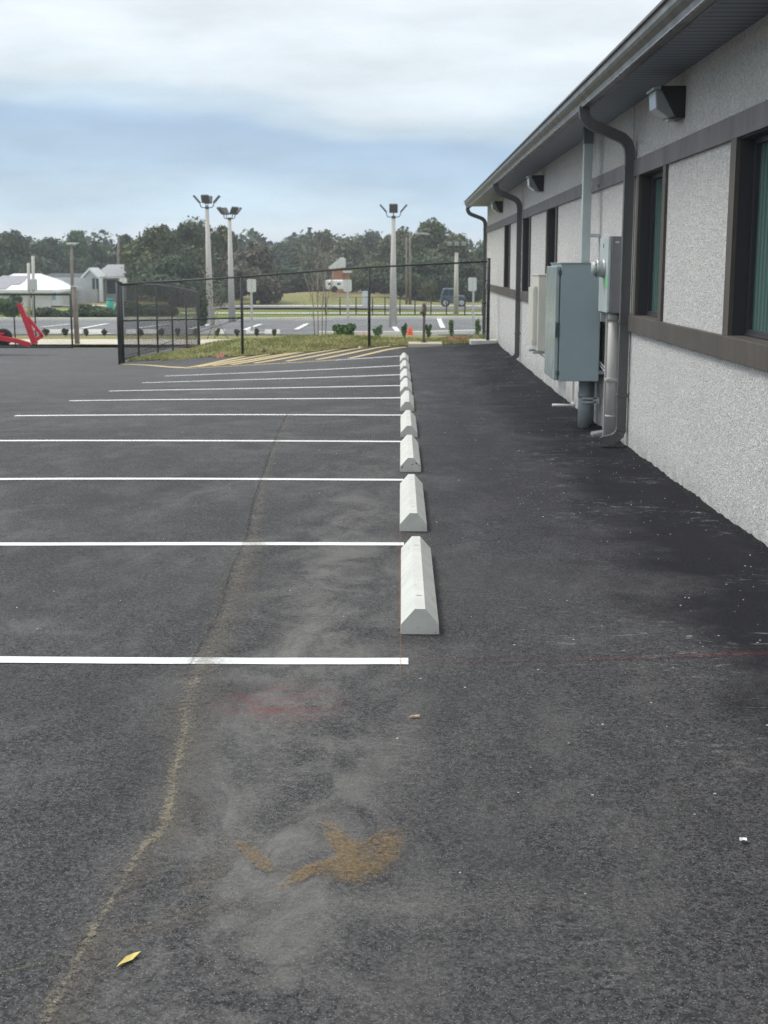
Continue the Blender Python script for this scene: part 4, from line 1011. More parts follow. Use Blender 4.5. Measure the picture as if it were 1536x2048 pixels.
# ------------------------------------------------------------------ flood light poles
def flood_pole(label, px, Y, pb, pt, heads=4, lean=0):
    a = at(pb[0], pb[1], Y); b = at(pt[0], pt[1], Y); a.z = Z(a.x, Y) - .02
    t = thing('floodlight_pole', label, 'floodlight pole', a, 'concrete floodlight poles in the second lot')
    mb = MB(); mb.tube([a, b], .135, 14, scales=[1.35, .62]); mb.build('pole', M['pole_concrete'], t)
    mb = MB(); mb.tube([b, b + Vector((0, 0, .12))], .09, 10); mb.build('cap', M['lamp_metal'], t)
    for k_, (ang, fx) in enumerate(((0, 1), (180, 1), (90, .9), (270, .9))):
        ca, sa = math.cos(R(ang + lean)), math.sin(R(ang + lean)); dv = Vector((ca, sa, 0)); 
        p0 = b + Vector((0, 0, .05)); p1 = p0 + dv * .24 + Vector((0, 0, .02)); p2 = p0 + dv * .32 + Vector((0, 0, .22)); p3 = p0 + dv * .40 + Vector((0, 0, .34))
        mb = MB(); mb.tube([p0, p1, p0 + dv * .29 + Vector((0, 0, .08)), p2, p3], .022, 6); ar = mb.build('arm', M['lamp_metal'], t)
        # flat flood head tilted upward-outward
        ax = (dv * .55 + Vector((0, 0, .83))).normalized(); sdv = Vector((-sa, ca, 0)); nrm = ax.cross(sdv).normalized(); c = p0 + dv * .44 + Vector((0, 0, .36)); 
        ax = (dv * .66 + Vector((0, 0, .75))).normalized(); nrm = ax.cross(sdv).normalized()
        vs = []
        for u_ in (-.19, .24):
            for s_, n_ in ((-.19, -.03), (.19, -.03), (.16, .045), (-.16, .045)): vs.append(c + ax * u_ + sdv * s_ + nrm * n_)
        mb = MB(); mb.add(vs, [(0, 1, 2, 3), (7, 6, 5, 4), (0, 4, 5, 1), (1, 5, 6, 2), (2, 6, 7, 3), (3, 7, 4, 0)]); mb.build('flood_head', M['lamp_metal'], t, bevel=.01)
    return t
flood_pole('leftmost tall concrete floodlight pole with four black heads', 418, 62, (421, 642), (414, 418))
flood_pole('slightly shorter floodlight pole just right of the leftmost one', 460, 66, (464, 640), (459, 440), lean=35)
flood_pole('thick floodlight pole standing alone behind the middle of the fence', 787, 60, (786, 655), (787, 437))

def lamp3():
    Y = 80; a = at(912, 628, Y); a.z = Z(a.x, Y); b = at(913, 505, Y)
    t = thing('street_lamp', 'shorter concrete lamp pole with three pale heads near the building corner', 'street lamp', a)
    mb = MB(); mb.tube([a, b], .13, 10, scales=[1.2, .8]); mb.build('pole', M['pole_concrete'], t)
    mb = MB(); mb.tube([b, b + Vector((0, 0, .3))], .05, 8); mb.tube([b + Vector((-.45, 0, .3)), b + Vector((.45, 0, .3))], .04, 8); mb.build('cross_arm', M['lamp_metal'], t)
    for dx in (-.42, 0, .42):
        mb = MB(); mb.box((b.x + dx - .14, Y - .2, b.z + .38), (b.x + dx + .14, Y + .1, b.z + .62)); h = mb.build('lamp_head', M['lens'], t, bevel=.03)
        mb = MB(); mb.box((b.x + dx - .17, Y - .1, b.z + .33), (b.x + dx + .17, Y + .15, b.z + .4)); mb.build('housing', M['lamp_metal'], h, bevel=.02)
lamp3()
def util(label, px, Y, yb, yt, r=.12, arm=None, cross=None, name='utility_pole', cat='utility pole', dxb=0):
    a = at(px + dxb, yb, Y); a.z = Z(a.x, Y); b = at(px, yt, Y)
    t = thing(name, label, cat, a)
    mb = MB(); mb.tube([a, b], r, 8, scales=[1.2, .8]); mb.build('pole', M['wood_pole'], t)
    if arm:
        e = at(arm[0], arm[1], Y); mb = MB(); mb.tube([b + Vector((0, 0, -.5)), b.lerp(e, .5) + Vector((0, 0, .15)), e], .05, 6); mb.build('arm', M['galv'], t)
        mb = MB(); mb.sweep([e + Vector((-.3, 0, 0)), e + Vector((.35, 0, .03)), e + Vector((.9, 0, -.02))], [(-.2, -.08), (.2, -.08), (.14, .1), (-.14, .1)], scales=[.5, 1, .6]); mb.build('lamp_head', M['lens'], t, bevel=.02)
    if cross:
        mb = MB(); c_ = at(px, cross, Y); mb.box((c_.x - 1.1, Y - .06, c_.z - .06), (c_.x + 1.1, Y + .06, c_.z + .06)); mb.build('crossarm', M['wood_pole'], t)
        mb = MB()
        for dx in (-.95, -.4, .4, .95): mb.tube([(c_.x + dx, Y, c_.z + .06), (c_.x + dx, Y, c_.z + .22)], .05, 6)
        mb.build('insulator', M['galv'], t)
util('far wooden pole carrying a street lamp arm in front of the right hand trees', 820, 112, 600, 468, .10, arm=(838, 468), name='street_lamp', cat='street lamp')
util('plain wooden pole just left of the far street lamp', 813, 112, 600, 474, .085)
util('wooden utility pole with crossarm behind the grey roofed house', 237, 125, 590, 470, .13, cross=508)
util('wooden pole right of the crossarm pole', 262, 130, 575, 478, .13)
util('short wooden pole rising above the trees left of the big oak', 279, 150, 560, 463, .13)

# ------------------------------------------------------------------ signs
def sign(label, px, Y, yb, y0, y1, w, back=True):
    a = at(px + 1, yb, Y); a.z = Z(a.x, Y); b = at(px, y0, Y); c = at(px, y1, Y)
    t = thing('parking_sign', label, 'sign', a, 'small signs on posts seen from behind')
    mb = MB(); mb.box((a.x - .045, Y, a.z - .05), (a.x + .045, Y + .05, b.z - .02)); mb.build('post', M['sign_post'], t, bevel=.005)
    hw = w / 2; r_ = .06; z0, z1 = c.z, b.z; pl = []
    for cx, cz, a0 in ((hw - r_, z1 - r_, 0), (-hw + r_, z1 - r_, 90), (-hw + r_, z0 + r_, 180), (hw - r_, z0 + r_, 270)):
        for k_ in range(4): an = R(a0 + k_ * 30); pl.append((b.x + cx + r_ * math.cos(an), cz + r_ * math.sin(an)))
    mb = MB(); mb.prism(pl, 1, Y - .012, Y - .004); mb.build('plate', M['sign_face'], t)
    mb = MB(); mb.box((b.x - .012, Y - .018, z0 + .04), (b.x + .012, Y - .0125, z1 - .04)); mb.build('rib', M['sign_post'], t)
sign('grey sign on a post just right of the second fence post', 503, 53.5, 668, 558, 584, .36)
sign('grey sign on a post behind the big green shrub clump', 695, 54.5, 664, 559, 583, .34)
sign('grey sign on a post next to the building corner', 945, 58, 650, 555, 582, .36)
sign('square white sign on a post at the fence corner by the green can', 246, 52, 672, 556, 570, .30)

# ------------------------------------------------------------------ slab with standpipe
sy = 32.9; A = at(817, 697, 32.35); B = at(885, 697, 32.35); zt = at(850, 690, 32.35).z
t = tag(MB().box((A.x, 32.35, A.z - .2), (B.x, 33.25, A.z + .115)).build('concrete_slab', M['sidewalk'], bevel=.01), 'small raised concrete slab at the end of the wheel stop row', 'slab')
ZS = A.z + .115
t = thing('standpipe', 'rusty grey standpipe with a valve head on the concrete slab', 'standpipe', (gx(848, 32.9), 32.9, ZS))
X_ = gx(848, 32.9, 640); zt = at(848, 611, 32.9).z
M['rusty'] = noisy('rusty_steel', (.16, .13, .11), .8, .35, 12)
mb = MB(); mb.tube([(X_, 32.9, ZS), (X_, 32.9, zt - .12)], .033, 12); mb.build('pipe', M['rusty'], t)
mb = MB(); mb.tube([(X_, 32.9, ZS), (X_, 32.9, ZS + .02)], .07, 12); mb.build('flange', M['rusty'], t)
mb = MB(); mb.tube([(X_, 32.9, zt - .25), (X_, 32.9, zt - .02)], .058, 12, scales=[.8, 1.05]); mb.tube([(X_, 32.9, zt - .02), (X_ - .01, 32.9, zt + .06)], .05, 10, scales=[1, .5]); mb.tube([(X_, 32.9, zt - .15), (X_ - .09, 32.85, zt - .17)], .03, 8); mb.build('valve', M['rusty'], t)

# dirt pile, debris, orange bag
def lump(name, label, cat, x0, x1, y0, y1, h, m, seed=1, base=mound, n=26, kind=None):
    rn = random.Random(seed); ph = [rn.uniform(0, 6) for _ in range(6)]; vs = []; fs = []
    for i in range(n + 1):
        for j in range(n + 1):
            u, v = i / n, j / n; x = lerp(x0, x1, u); y = lerp(y0, y1, v)
            f = max(0, 1 - (2 * u - 1) ** 2) * max(0, 1 - (2 * v - 1) ** 2)
            b_ = .55 + .3 * math.sin(u * 9 + ph[0]) * math.cos(v * 7 + ph[1]) + .25 * math.sin(u * 21 + v * 13 + ph[2]) + rn.uniform(-.12, .12)
            vs.append((x, y, base(x, y) - .03 + h * f ** .6 * max(.15, b_)))
    for i in range(n):
        for j in range(n): a = i * (n + 1) + j; fs.append((a, a + n + 1, a + n + 2, a + 1))
    o = MB().add(vs, fs).build(name, m, fix=False); return tag(o, label, cat, kind=kind)
lump('dirt_pile', 'low heap of reddish dirt between the slab and the building', 'dirt pile', gx(884, 34), gx(950, 34), 33.2, 35.2, .17, M['dirt'], 4, n=50)
lump('dirt_pile', 'low grassy brown heap against the foot of the building corner', 'dirt pile', gx(930, 33.6), gx(972, 33.6), 33.0, 34.6, .17, M['lawn'], 9, n=50)
lump('pink_rag', 'small pinkish rag lying on the grass left of the second fence post', 'rag', gx(431, 32.4), gx(448, 32.4), 32.2, 32.5, .14, noisy('pink', (.5, .2, .15), .8, .4, 20), 3, n=10)
lump('broken_branch', 'dark clod with pale broken stick on the grass near the hatching', 'debris', gx(520, 32.7), gx(532, 32.7), 32.5, 32.8, .13, noisy('clod', (.05, .04, .03), .9, .3, 20), 5, n=10)
lump('white_stone', 'small white stone at the foot of the middle fence post', 'stone', gx(716, 32.3), gx(722, 32.3), 32.2, 32.38, .10, M['kerb'], 6, n=8)
lump('orange_bag', 'bright orange bag standing between shrubs by the far kerb', 'bag', gx(813, 51.5), gx(827, 51.5), 51.3, 51.7, .42, noisy('orange', (.85, .16, .06), .6, .2, 5), 2, base=lambda x, y: Z(x, y) + .12, n=12)
lump('pink_flag', 'tiny pink marker flag beside the far kerb', 'flag', gx(724, 51.5), gx(730, 51.5), 51.4, 51.6, .22, noisy('pinkflag', (.8, .25, .22), .6, .2, 5), 2, base=lambda x, y: Z(x, y) + .08, n=8)
# slab at terminal post
tag(MB().box((P3.x - .42, P3.y - .12, P3.z - .2), (2.32, P3.y + .5, P3.z + .03)).build('footing', M['concrete'], bevel=.01), 'thin concrete footing under the end fence post by the wall', 'footing')

# ------------------------------------------------------------------ far wheel stops
fx = [(95, 124), (136, 166), (178, 205), (254, 275), (283, 316), (430, 450), (493, 520), (530, 560)]
lab = ['at the far left behind the trailer', 'second from the left', 'right of the wooden post', 'behind the side fence, left one', 'behind the side fence, right one', 'left of the first grey sign', 'at the first grey sign', 'right of the first grey sign']
for (a, b), l_ in zip(fx, lab):
    Y = 53.6; A = at(a, 672, Y); B = at(b, 672, Y); z = Z(A.x, Y)
    mb = MB(); mb.prism([(Y - .16, z), (Y + .16, z), (Y + .16, z + .06), (Y + .07, z + .2), (Y - .07, z + .2), (Y - .16, z + .06)], 0, A.x, B.x)
    tag(mb.build('wheel_stop', M['kerb'], bevel=.01), 'distant white wheel stop in the second lot, ' + l_, 'wheel stop', 'distant white wheel stops')

# ------------------------------------------------------------------ vegetation
def leaves(mb_v, mb_f, c, rad, n, size, rnd_, squash=1.0, shell=.55):
    for _ in range(n):
        while True:
            d = Vector((rnd_.gauss(0, 1), rnd_.gauss(0, 1), rnd_.gauss(0, 1)))
            if d.length > .01: break
        d.normalize(); r_ = (shell + (1 - shell) * rnd_.random() ** .7) * rnd_.choice((1, 1, .97, 1.06))
        p = Vector((c[0] + d.x * rad[0] * r_, c[1] + d.y * rad[1] * r_, c[2] + d.z * rad[2] * r_))
        nrm = (d * .7 + Vector((rnd_.gauss(0, .6), rnd_.gauss(0, .6), rnd_.gauss(0, .6) + .25))).normalized()
        a = nrm.orthogonal().normalized(); ang = rnd_.uniform(0, 6.28); b = nrm.cross(a)
        u = a * math.cos(ang) + b * math.sin(ang); v = nrm.cross(u)
        s = size * rnd_.uniform(.5, 1.35); k_ = rnd_.uniform(.45, .85)
        o = len(mb_v); mb_v += [tuple(p - u * s), tuple(p + v * s * k_ - u * s * .1), tuple(p + u * s), tuple(p - v * s * k_ + u * s * .15)]
        mb_f.append((o, o + 1, o + 2, o + 3))
def tree(name, label, cat, px, Y, ytop, wpx, leafm, n=4200, size=.3, ybase=None, lobes=13, group=None, crown_low=.12, seed=0, flat=1.0):
    rn = random.Random(seed + int(px)); X_ = gx(px, Y); z0 = Z(X_, Y) - .2; ztop = at(px, ytop, Y).z; H_ = ztop - z0; W_ = 1.3 * wpx * Y / F
    t = thing(name, label, cat, (X_, Y, z0), group)
    V_ = []; F_ = []; trunk = MB(); cz0 = z0 + H_ * crown_low
    tips = []
    for k_ in range(lobes):
        a = k_ * 2.4 + rn.uniform(-.5, .5); u = (k_ * .618 + .13) % 1
        prof_ = math.sqrt(max(.05, 1 - max(0, (u - .38) / .72) ** 2)) * (1 if u > .2 else .82 + u * .9)
        rad = W_ * rn.uniform(.17, .27) * (.75 + .25 * prof_); radz = min(rad, (ztop - cz0) * .22)
        zc = cz0 + radz * .6 + (ztop - cz0 - radz * 1.5) * u; rr = max(0, W_ / 2 * prof_ - rad * .8) * rn.uniform(.55, 1.05)
        tips.append(((X_ + rr * math.cos(a), Y + rr * math.sin(a) * .8, zc), rad, radz))
    tips.append(((X_ + rn.uniform(-.05, .05) * W_, Y, ztop - min(W_ * .17, H_ * .2)), W_ * .2, min(W_ * .18, H_ * .2)))
    tips.append(((X_, Y + .3 * W_, cz0 + (ztop - cz0) * .40), W_ * .42, (ztop - cz0) * .38))
    tot = sum(r_ ** 1.6 for _, r_, _ in tips)
    for c, r_, rz in tips:
        m_ = int(n * r_ ** 1.6 / tot)
        sub = 5
        for s_ in range(sub):
            d = Vector((rn.gauss(0, 1), rn.gauss(0, 1), rn.gauss(0, .8))).normalized() * .55
            cc = (c[0] + d.x * r_, c[1] + d.y * r_, c[2] + d.z * rz); q_ = rn.uniform(.4, .62)
            leaves(V_, F_, cc, (r_ * q_, r_ * q_, rz * q_ * 1.05), m_ // (sub + 1), size, rn, shell=.35)
        leaves(V_, F_, c, (r_, r_, rz), m_ // (sub + 1), size, rn, shell=.3)
    MB().add(V_, F_).build('crown', leafm, t, fix=False)
    tw = max(.12, W_ * .035)
    fork = Vector((X_ + rn.uniform(-.1, .1), Y, z0 + H_ * .3)); trunk.tube([(X_, Y, z0), ((X_ + fork.x) / 2 + .1, Y, z0 + H_ * .15), fork], tw, 8, scales=[1.35, 1, .85])
    for c, r_, rz in tips[:9]:
        mid = fork.lerp(Vector(c), .5) + Vector((0, 0, rn.uniform(-.1, .4))); trunk.tube([fork, mid, Vector(c)], tw * .5, 6, scales=[1.1, .7, .2])
    trunk.build('trunk', M['bark'], t, fix=False)
    return t
TG = 'trees behind the second lot'
specs = [
 # px, Y, ytop, w, leaf, n, label, lobes, seed
 (20, 150, 459, 120, 'leaf_dark', 'dark leafy tree at the far left edge of the tree line'),
 (95, 165, 474, 100, 'leaf_dark', 'dark low crowned tree above the white roof'),
 (157, 170, 459, 70, 'leaf_green', 'green rounded tree behind the thin street lamp'),
 (205, 160, 484, 80, 'leaf_dark', 'dark tree behind the grey roofed house'),
 (252, 150, 469, 48, 'leaf_dark', 'narrow dark tree with a rounded top by the utility poles'),
 (318, 118, 445, 110, 'leaf_oak', 'left crown of the big oak group above the side fence'),
 (388, 124, 432, 120, 'leaf_oak', 'tallest broad oak behind the leftmost floodlight pole'),
 (447, 120, 452, 90, 'leaf_oak', 'open crowned oak behind the second floodlight pole'),
 (505, 112, 486, 105, 'leaf_brown', 'rounded brownish oak right of the second floodlight pole'),
 (350, 108, 512, 170, 'leaf_dark', 'low spreading dark oak in front of the oak group'),
 (560, 190, 484, 90, 'leaf_dark', 'dark tree left of the bare young tree'),
 (612, 185, 468, 95, 'leaf_dark', 'tall dark tree behind the bare young tree'),
 (645, 180, 459, 80, 'leaf_oak', 'highest tree of the middle tree line'),
 (700, 165, 474, 100, 'leaf_olive', 'olive green tree behind the brick house'),
 (745, 190, 461, 80, 'leaf_dark', 'dark tree just left of the lone floodlight pole'),
 (800, 150, 457, 105, 'leaf_olive', 'olive tree behind the lone floodlight pole'),
 (860, 145, 440, 110, 'leaf_oak', 'tallest tree of the right hand group with a ragged top'),
 (912, 140, 468, 95, 'leaf_olive', 'sloping tree crown behind the three headed lamp'),
 (955, 170, 494, 70, 'leaf_green', 'low green tree at the building corner'),
 (832, 128, 512, 130, 'leaf_dark', 'dark understorey tree behind the far street lamp'),
 (905, 128, 520, 120, 'leaf_dark', 'dark understorey tree behind the parked car'),
 (640, 150, 520, 120, 'leaf_dark', 'dark understorey tree left of the brick house'),
 (565, 150, 530, 110, 'leaf_dark', 'dark low tree at the top of the dry field'),
 (745, 140, 522, 100, 'leaf_oak', 'bushy tree right of the brick house'),
]
for px, Y, yt, w_, lm, lb in specs:
    tree('tree', lb, 'tree', px, Y, yt, w_, M[lm], n=34000 if w_ > 85 else 20000, size=.155 if Y < 135 else .19, lobes=24, group=TG, seed=len(lb), crown_low=.02 if 'leaf_dark' == lm else .07)
# distant wood closing the horizon
V_ = []; F_ = []; rn = random.Random(5)
for k_ in range(150):
    X_ = rn.uniform(-110, 60); Y = rn.uniform(205, 240); h_ = rn.uniform(7.5, 10); z = Z(X_, Y)
    leaves(V_, F_, (X_, Y, z + h_ * .5), (rn.uniform(3, 5), 3, h_ * .55), 420, .5, rn, shell=.3)
tag(MB().add(V_, F_).build('distant_wood', M['leaf_dark'], fix=False), 'distant dark wood closing the view behind the trees', 'wood', kind='stuff')

def shrub(label, px, Y, pyb, pyt, wpx, m='shrub', n=420, size=.035, group='young shrubs along the far kerb', name='shrub', cat='shrub', zadd=0, base=None):
    rn = random.Random(int(px * 7)); X_ = gx(px, Y, 650); z0 = (base or Z)(X_, Y) + zadd; zt = at(px, pyt, Y).z; H_ = max(.3, zt - z0); W_ = wpx * Y / F
    t = thing(name, label, cat, (X_, Y, z0), group); V_ = []; F_ = []; st = MB()
    for k_ in range(5):
        a = rn.uniform(0, 6.28); tip = Vector((X_ + math.cos(a) * W_ * .33, Y + math.sin(a) * W_ * .33, z0 + H_ * rn.uniform(.6, .95)))
        st.tube([(X_, Y, z0 - .03), (X_ + math.cos(a) * W_ * .1, Y, z0 + H_ * .4), tip], .012, 5, scales=[1, .8, .4])
        leaves(V_, F_, (tip.x, tip.y, tip.z - H_ * .12), (W_ * .24, W_ * .24, H_ * .2), n // 7, size, rn, shell=.2)
    leaves(V_, F_, (X_, Y, z0 + H_ * .45), (W_ * .42, W_ * .42, H_ * .42), n // 2, size, rn, shell=.3)
    MB().add(V_, F_).build('foliage', M[m], t, fix=False); st.build('stem', M['bark'], t, fix=False)
    return t
BZ = 50.4
for px, yt, yb, w_, lb in ((91, 665, 682, 12, 'small dark shrub at the red trailer arm'), (130, 664, 682, 12, 'small shrub left of the wooden post, beside the gate edge'), (172, 665, 682, 10, 'small shrub right of the wooden post'), (208, 667, 681, 10, 'small shrub left of the fence corner post'), (281, 662, 680, 12, 'shrub behind the first side fence post'), (322, 662, 682, 12, 'shrub behind the second side fence post'), (355, 663, 680, 8, 'shrub behind the middle of the side fence'), (391, 664, 682, 9, 'shrub at the far end of the side fence'),
                          (434, 660, 681, 10, 'shrub under the leaning young tree'), (474, 662, 680, 9, 'shrub left of the second fence post'), (513, 664, 682, 9, 'shrub at the foot of the first grey sign'), (548, 666, 682, 8, 'shrub right of the first grey sign'),
                          (755, 652, 672, 17, 'bright green shrub right of the middle fence post'), (808, 648, 672, 10, 'narrow dark shrub left of the orange bag'), (857, 650, 671, 12, 'dark shrub just right of the standpipe'), (903, 641, 667, 12, 'upright shrub in front of the three headed lamp'), (955, 640, 660, 12, 'shrub under the far downspout')):
    shrub('' + lb, px, 48.6 if px > 600 else BZ, yb, yt - 3, w_ * 1.1, 'shrub' if px > 700 or px == 434 else 'leaf_dark', zadd=.1)
shrub('large bushy green shrub clump on the crest of the grass mound', 688, 39.0, 675, 645, 46, n=3200, size=.035, group=None, base=mound)
shrub('dark green conical bush at the end of the side fence', 405, 60, 640, 590, 26, 'leaf_dark', n=1400, size=.08, group=None)
shrub('rounded dark bush behind the raised trailer arm', 22, 72, 640, 590, 60, 'leaf_green', n=2600, size=.10, group=None)
# hedges
def hedge(label, p0, p1, Y, yt, m, n=4200, size=.12):
    rn = random.Random(int(p0)); V_ = []; F_ = []; x0, x1 = gx(p0, Y), gx(p1, Y); k_ = max(3, int((x1 - x0) / 1.0))
    for i in range(k_):
        x = lerp(x0, x1, (i + .5) / k_); z0 = Z(x, Y); zt = at(p0, yt, Y).z + rn.uniform(-.25, .12)
        leaves(V_, F_, (x, Y, (z0 + zt) / 2), (.8, .6, (zt - z0) / 2), n // k_, size, rn, shell=.3)
    tag(MB().add(V_, F_).build('hedge', M[m], fix=False), label, 'hedge')
hedge('long dark clipped hedge behind the gate, left part below the white roofed house', 78, 150, 74, 618, 'leaf_dark')
hedge('dark hedge below the bright lawn beside the green bin', 150, 240, 74, 612, 'leaf_dark', 5000)
hedge('dark shrub row at the far edge of the second lot under the oak', 240, 345, 76, 606, 'leaf_dark', 5000)
# bare young trees
def bare(label, px, Y, yb, yt, wpx, m, stems=4, base=mound, seed=1, lv=0):
    rn = random.Random(seed); X_ = gx(px, Y, 650); z0 = base(X_, Y) - .05; zt = at(px, yt, Y).z; H_ = zt - z0; W_ = wpx * Y / F
    t = thing('young_tree', label, 'tree', (X_, Y, z0)); mb = MB(); tw = MB(); V_ = []; F_ = []
    for s_ in range(stems):
        a = rn.uniform(0, 6.28); dx = (s_ - (stems - 1) / 2) * W_ * .12
        p0 = Vector((X_ + dx * .8, Y + rn.uniform(-.1, .1), z0)); p1 = p0 + Vector((dx * .3, rn.uniform(-.1, .1), H_ * .4)); p2 = p1 + Vector((dx * 1.2 + rn.uniform(-.1, .1), rn.uniform(-.2, .2), H_ * .3))
        mb.tube([p0, p1, p2], .016, 6, scales=[1.2, .9, .6])
        for b_ in range(12):
            f = rn.uniform(.35, 1); q0 = p0.lerp(p1, f / .55) if f < .55 else p1.lerp(p2, (f - .55) / .45)
            e = q0 + Vector((rn.uniform(-1, 1) * W_ * .36, rn.uniform(-1, 1) * W_ * .3, H_ * rn.uniform(.12, .38)))
            tw.tube([q0, q0.lerp(e, .5) + Vector((rn.uniform(-.08, .08), 0, .03)), e], .0045, 4, scales=[1.2, .8, .35])
            for c_ in range(3):
                f2 = rn.uniform(.4, 1); r0 = q0.lerp(e, f2); e2 = r0 + Vector((rn.uniform(-.3, .3), rn.uniform(-.3, .3), rn.uniform(.1, .45))); tw.tube([r0, e2], .003, 3)
            if lv: leaves(V_, F_, e, (.25, .25, .3), lv, .05, rn)
    mb.build('trunk', m, t, fix=False); tw.build('branches', m, t, fix=False)
    if V_: MB().add(V_, F_).build('leaves', M['leaf_olive'], t, fix=False)
    return t
bare('bare reddish multi-stemmed young tree on the mound', 640, 41.5, 668, 478, 70, M['bark_pale'], 4)
bare('young pale barked tree propped with stakes by the leftmost floodlight pole', 430, 50.0, 680, 545, 40, M['bark_pale'], 1, base=Z, seed=4, lv=10)
bare('small thin tree with sparse tan leaves behind the standpipe', 855, 88, 612, 560, 36, M['bark_pale'], 2, base=Z, seed=6, lv=40)
st = MB(); X_ = gx(430, 50, 650)
t = thing('tree_stakes', 'two thin leaning stakes propping the pale young tree', 'stake', (X_, 50, Z(X_, 50)))
for dx in (-.3, .5):
    mb = MB(); mb.tube([(X_ + dx, 49.9, Z(X_, 50)), (X_ + .05, 50, Z(X_, 50) + .85)], .015, 5); mb.build('stake', M['wood_pole'], t)

# ------------------------------------------------------------------ houses far away
M['white_wall'] = noisy('white_wall', (.66, .68, .68), .8, .05, 1); M['grey_wall'] = noisy('grey_wall', (.42, .44, .46), .8, .06, 1)
M['grey_roof'] = noisy('grey_shingles', (.30, .30, .32), .9, .15, 3); M['white_roof'] = noisy('white_roof', (.80, .82, .84), .7, .04, 1); M['dark_roof'] = noisy('dark_roof', (.05, .06, .065), .8, .15, 2)
M['dark_glass'] = mat('dark_glass', (.03, .05, .07), .15); M['brick'] = noisy('orange_brick', (.42, .20, .12), .9, .15, 6); M['blue_glass'] = mat('blue_glass', (.25, .42, .5), .3)
def house(label, px0, px1, Y, dep, yeave, yridge, wallm, roofm, hip=.35, wins=(), door=None, base=None):
    a = gx(px0, Y); b = gx(px1, Y); ze = at(px0, yeave, Y).z; zr = at(px0, yridge, Y).z; z0 = Z(a, Y) - .3
    t = thing('house', label, 'house', (a, Y, z0))
    mb = MB(); mb.box((a + .4, Y, z0), (b - .4, Y + dep, ze)); mb.build('wall', wallm, t)
    h = (b - a) * hip; m_ = Y + dep / 2; y0, y1 = Y - .5, Y + dep + .5; th = .18
    mb = MB(); vs = [(a, y0, ze), (b, y0, ze), (b, y1, ze), (a, y1, ze), (a + h, m_, zr), (b - h, m_, zr), (a, y0, ze - th), (b, y0, ze - th), (b, y1, ze - th), (a, y1, ze - th)]
    mb.add(vs, [(0, 1, 5, 4), (1, 2, 5), (2, 3, 4, 5), (3, 0, 4), (9, 8, 7, 6), (0, 6, 7, 1), (1, 7, 8, 2), (2, 8, 9, 3), (3, 9, 6, 0)]); rf = mb.build('roof', roofm, t)
    mb = MB(); mb.box((a, y0 - .06, ze - .2), (b, y0 - .002, ze + .02)); mb.build('fascia', M['white_wall'], rf)
    for (u0, u1, v0, v1, mm) in wins:
        A_ = at(u0, v1, Y); B_ = at(u1, v0, Y); mb = MB(); mb.box((A_.x - .06, Y - .03, A_.z - .06), (B_.x + .06, Y - .002, B_.z + .06)); w_ = mb.build('window', M['white_wall'], t)
        mb = MB(); mb.box((A_.x, Y - .045, A_.z), (B_.x, Y - .032, B_.z)); mb.build('pane', M[mm], w_)
    return t, rf
t, rf = house('white roofed house at the left edge with grey shingle patch', -60, 112, 105, 9, 580, 548, M['white_wall'], M['white_roof'], .34, wins=((8, 20, 583, 592, 'blue_glass'), (60, 68, 584, 596, 'dark_glass'), (104, 112, 584, 600, 'blue_glass')))
# shingle patch on the front slope
A_ = gx(-55, 105); e0 = at(0, 580, 105).z; r0 = at(0, 548, 105).z
mb = MB(); yA, yB = 104.5, 109.5
def onroof(px, f): return (gx(px, 105), 104.5 + 5 * f - .03, e0 + (r0 - e0) * f + .04)
mb.add([onroof(-40, .05), onroof(15, .05), onroof(17, .3), onroof(33, .32), onroof(36, .55), onroof(32, .85), onroof(-20, .85)], [(0, 1, 2, 3, 4, 5, 6)]); mb.build('shingle_patch', M['grey_roof'], rf, fix=False)
house('grey house with light grey roof and white gable trim', 190, 262, 118, 8, 552, 529, M['grey_wall'], M['grey_roof'], .12, wins=((198, 206, 556, 572, 'dark_glass'), (214, 236, 560, 588, 'dark_glass')))
# gable wing of the grey house
Y = 115; a, b = gx(165, Y), gx(200, Y); ze = at(165, 556, Y).z; zr = at(165, 538, Y).z; z0 = Z(a, Y) - .3
t = thing('house', 'small white gabled wing standing left of the grey house', 'house', (a, Y, z0))
mb = MB(); mb.prism([(a + .2, z0), (b - .2, z0), (b - .2, ze), ((a + b) / 2, zr - .15), (a + .2, ze)], 1, Y, Y + 3); mb.build('wall', M['grey_wall'], t)
mb = MB(); mb.prism([(a, ze - .1), (a, ze + .1), ((a + b) / 2, zr + .12), (b, ze + .1), (b, ze - .1), ((a + b) / 2, zr - .1)], 1, Y - .3, Y + 3.2); mb.build('roof', M['white_wall'], t)
for u in (185, 193):
    A_ = at(u, 578, Y); mb = MB(); mb.box((A_.x, Y - .03, A_.z), (A_.x + .22, Y - .002, A_.z + .9)); mb.build('window', M['dark_glass'], t)
mb = MB(); A_ = at(203, 588, Y); mb.box((A_.x - .15, Y - .2, Z(A_.x, Y)), (A_.x + .15, Y + .1, ze)); mb.build('porch_column', M['white_wall'], t)
# long dark shed roof with white fence
house('long low building with a dark roof between the two houses', 78, 168, 122, 6, 556, 547, M['white_wall'], M['dark_roof'], .12)
Y = 112; a, b = gx(88, Y), gx(172, Y); t = thing('picket_fence', 'pale board fence in front of the long dark roofed building', 'fence', (a, Y, Z(a, Y)))
mb = MB(); n = 44
for i in range(n):
    x = lerp(a, b, i / n); z0 = Z(x, Y); mb.box((x, Y, z0), (x + (b - a) / n * .8, Y + .03, at(88, 556, Y).z + .03 * (i % 3)))
mb.build('boards', M['grey_wall'], t); mb = MB(); mb.box((a, Y + .03, at(88, 562, Y).z), (b, Y + .07, at(88, 560, Y).z)); mb.build('rail', M['grey_wall'], t)
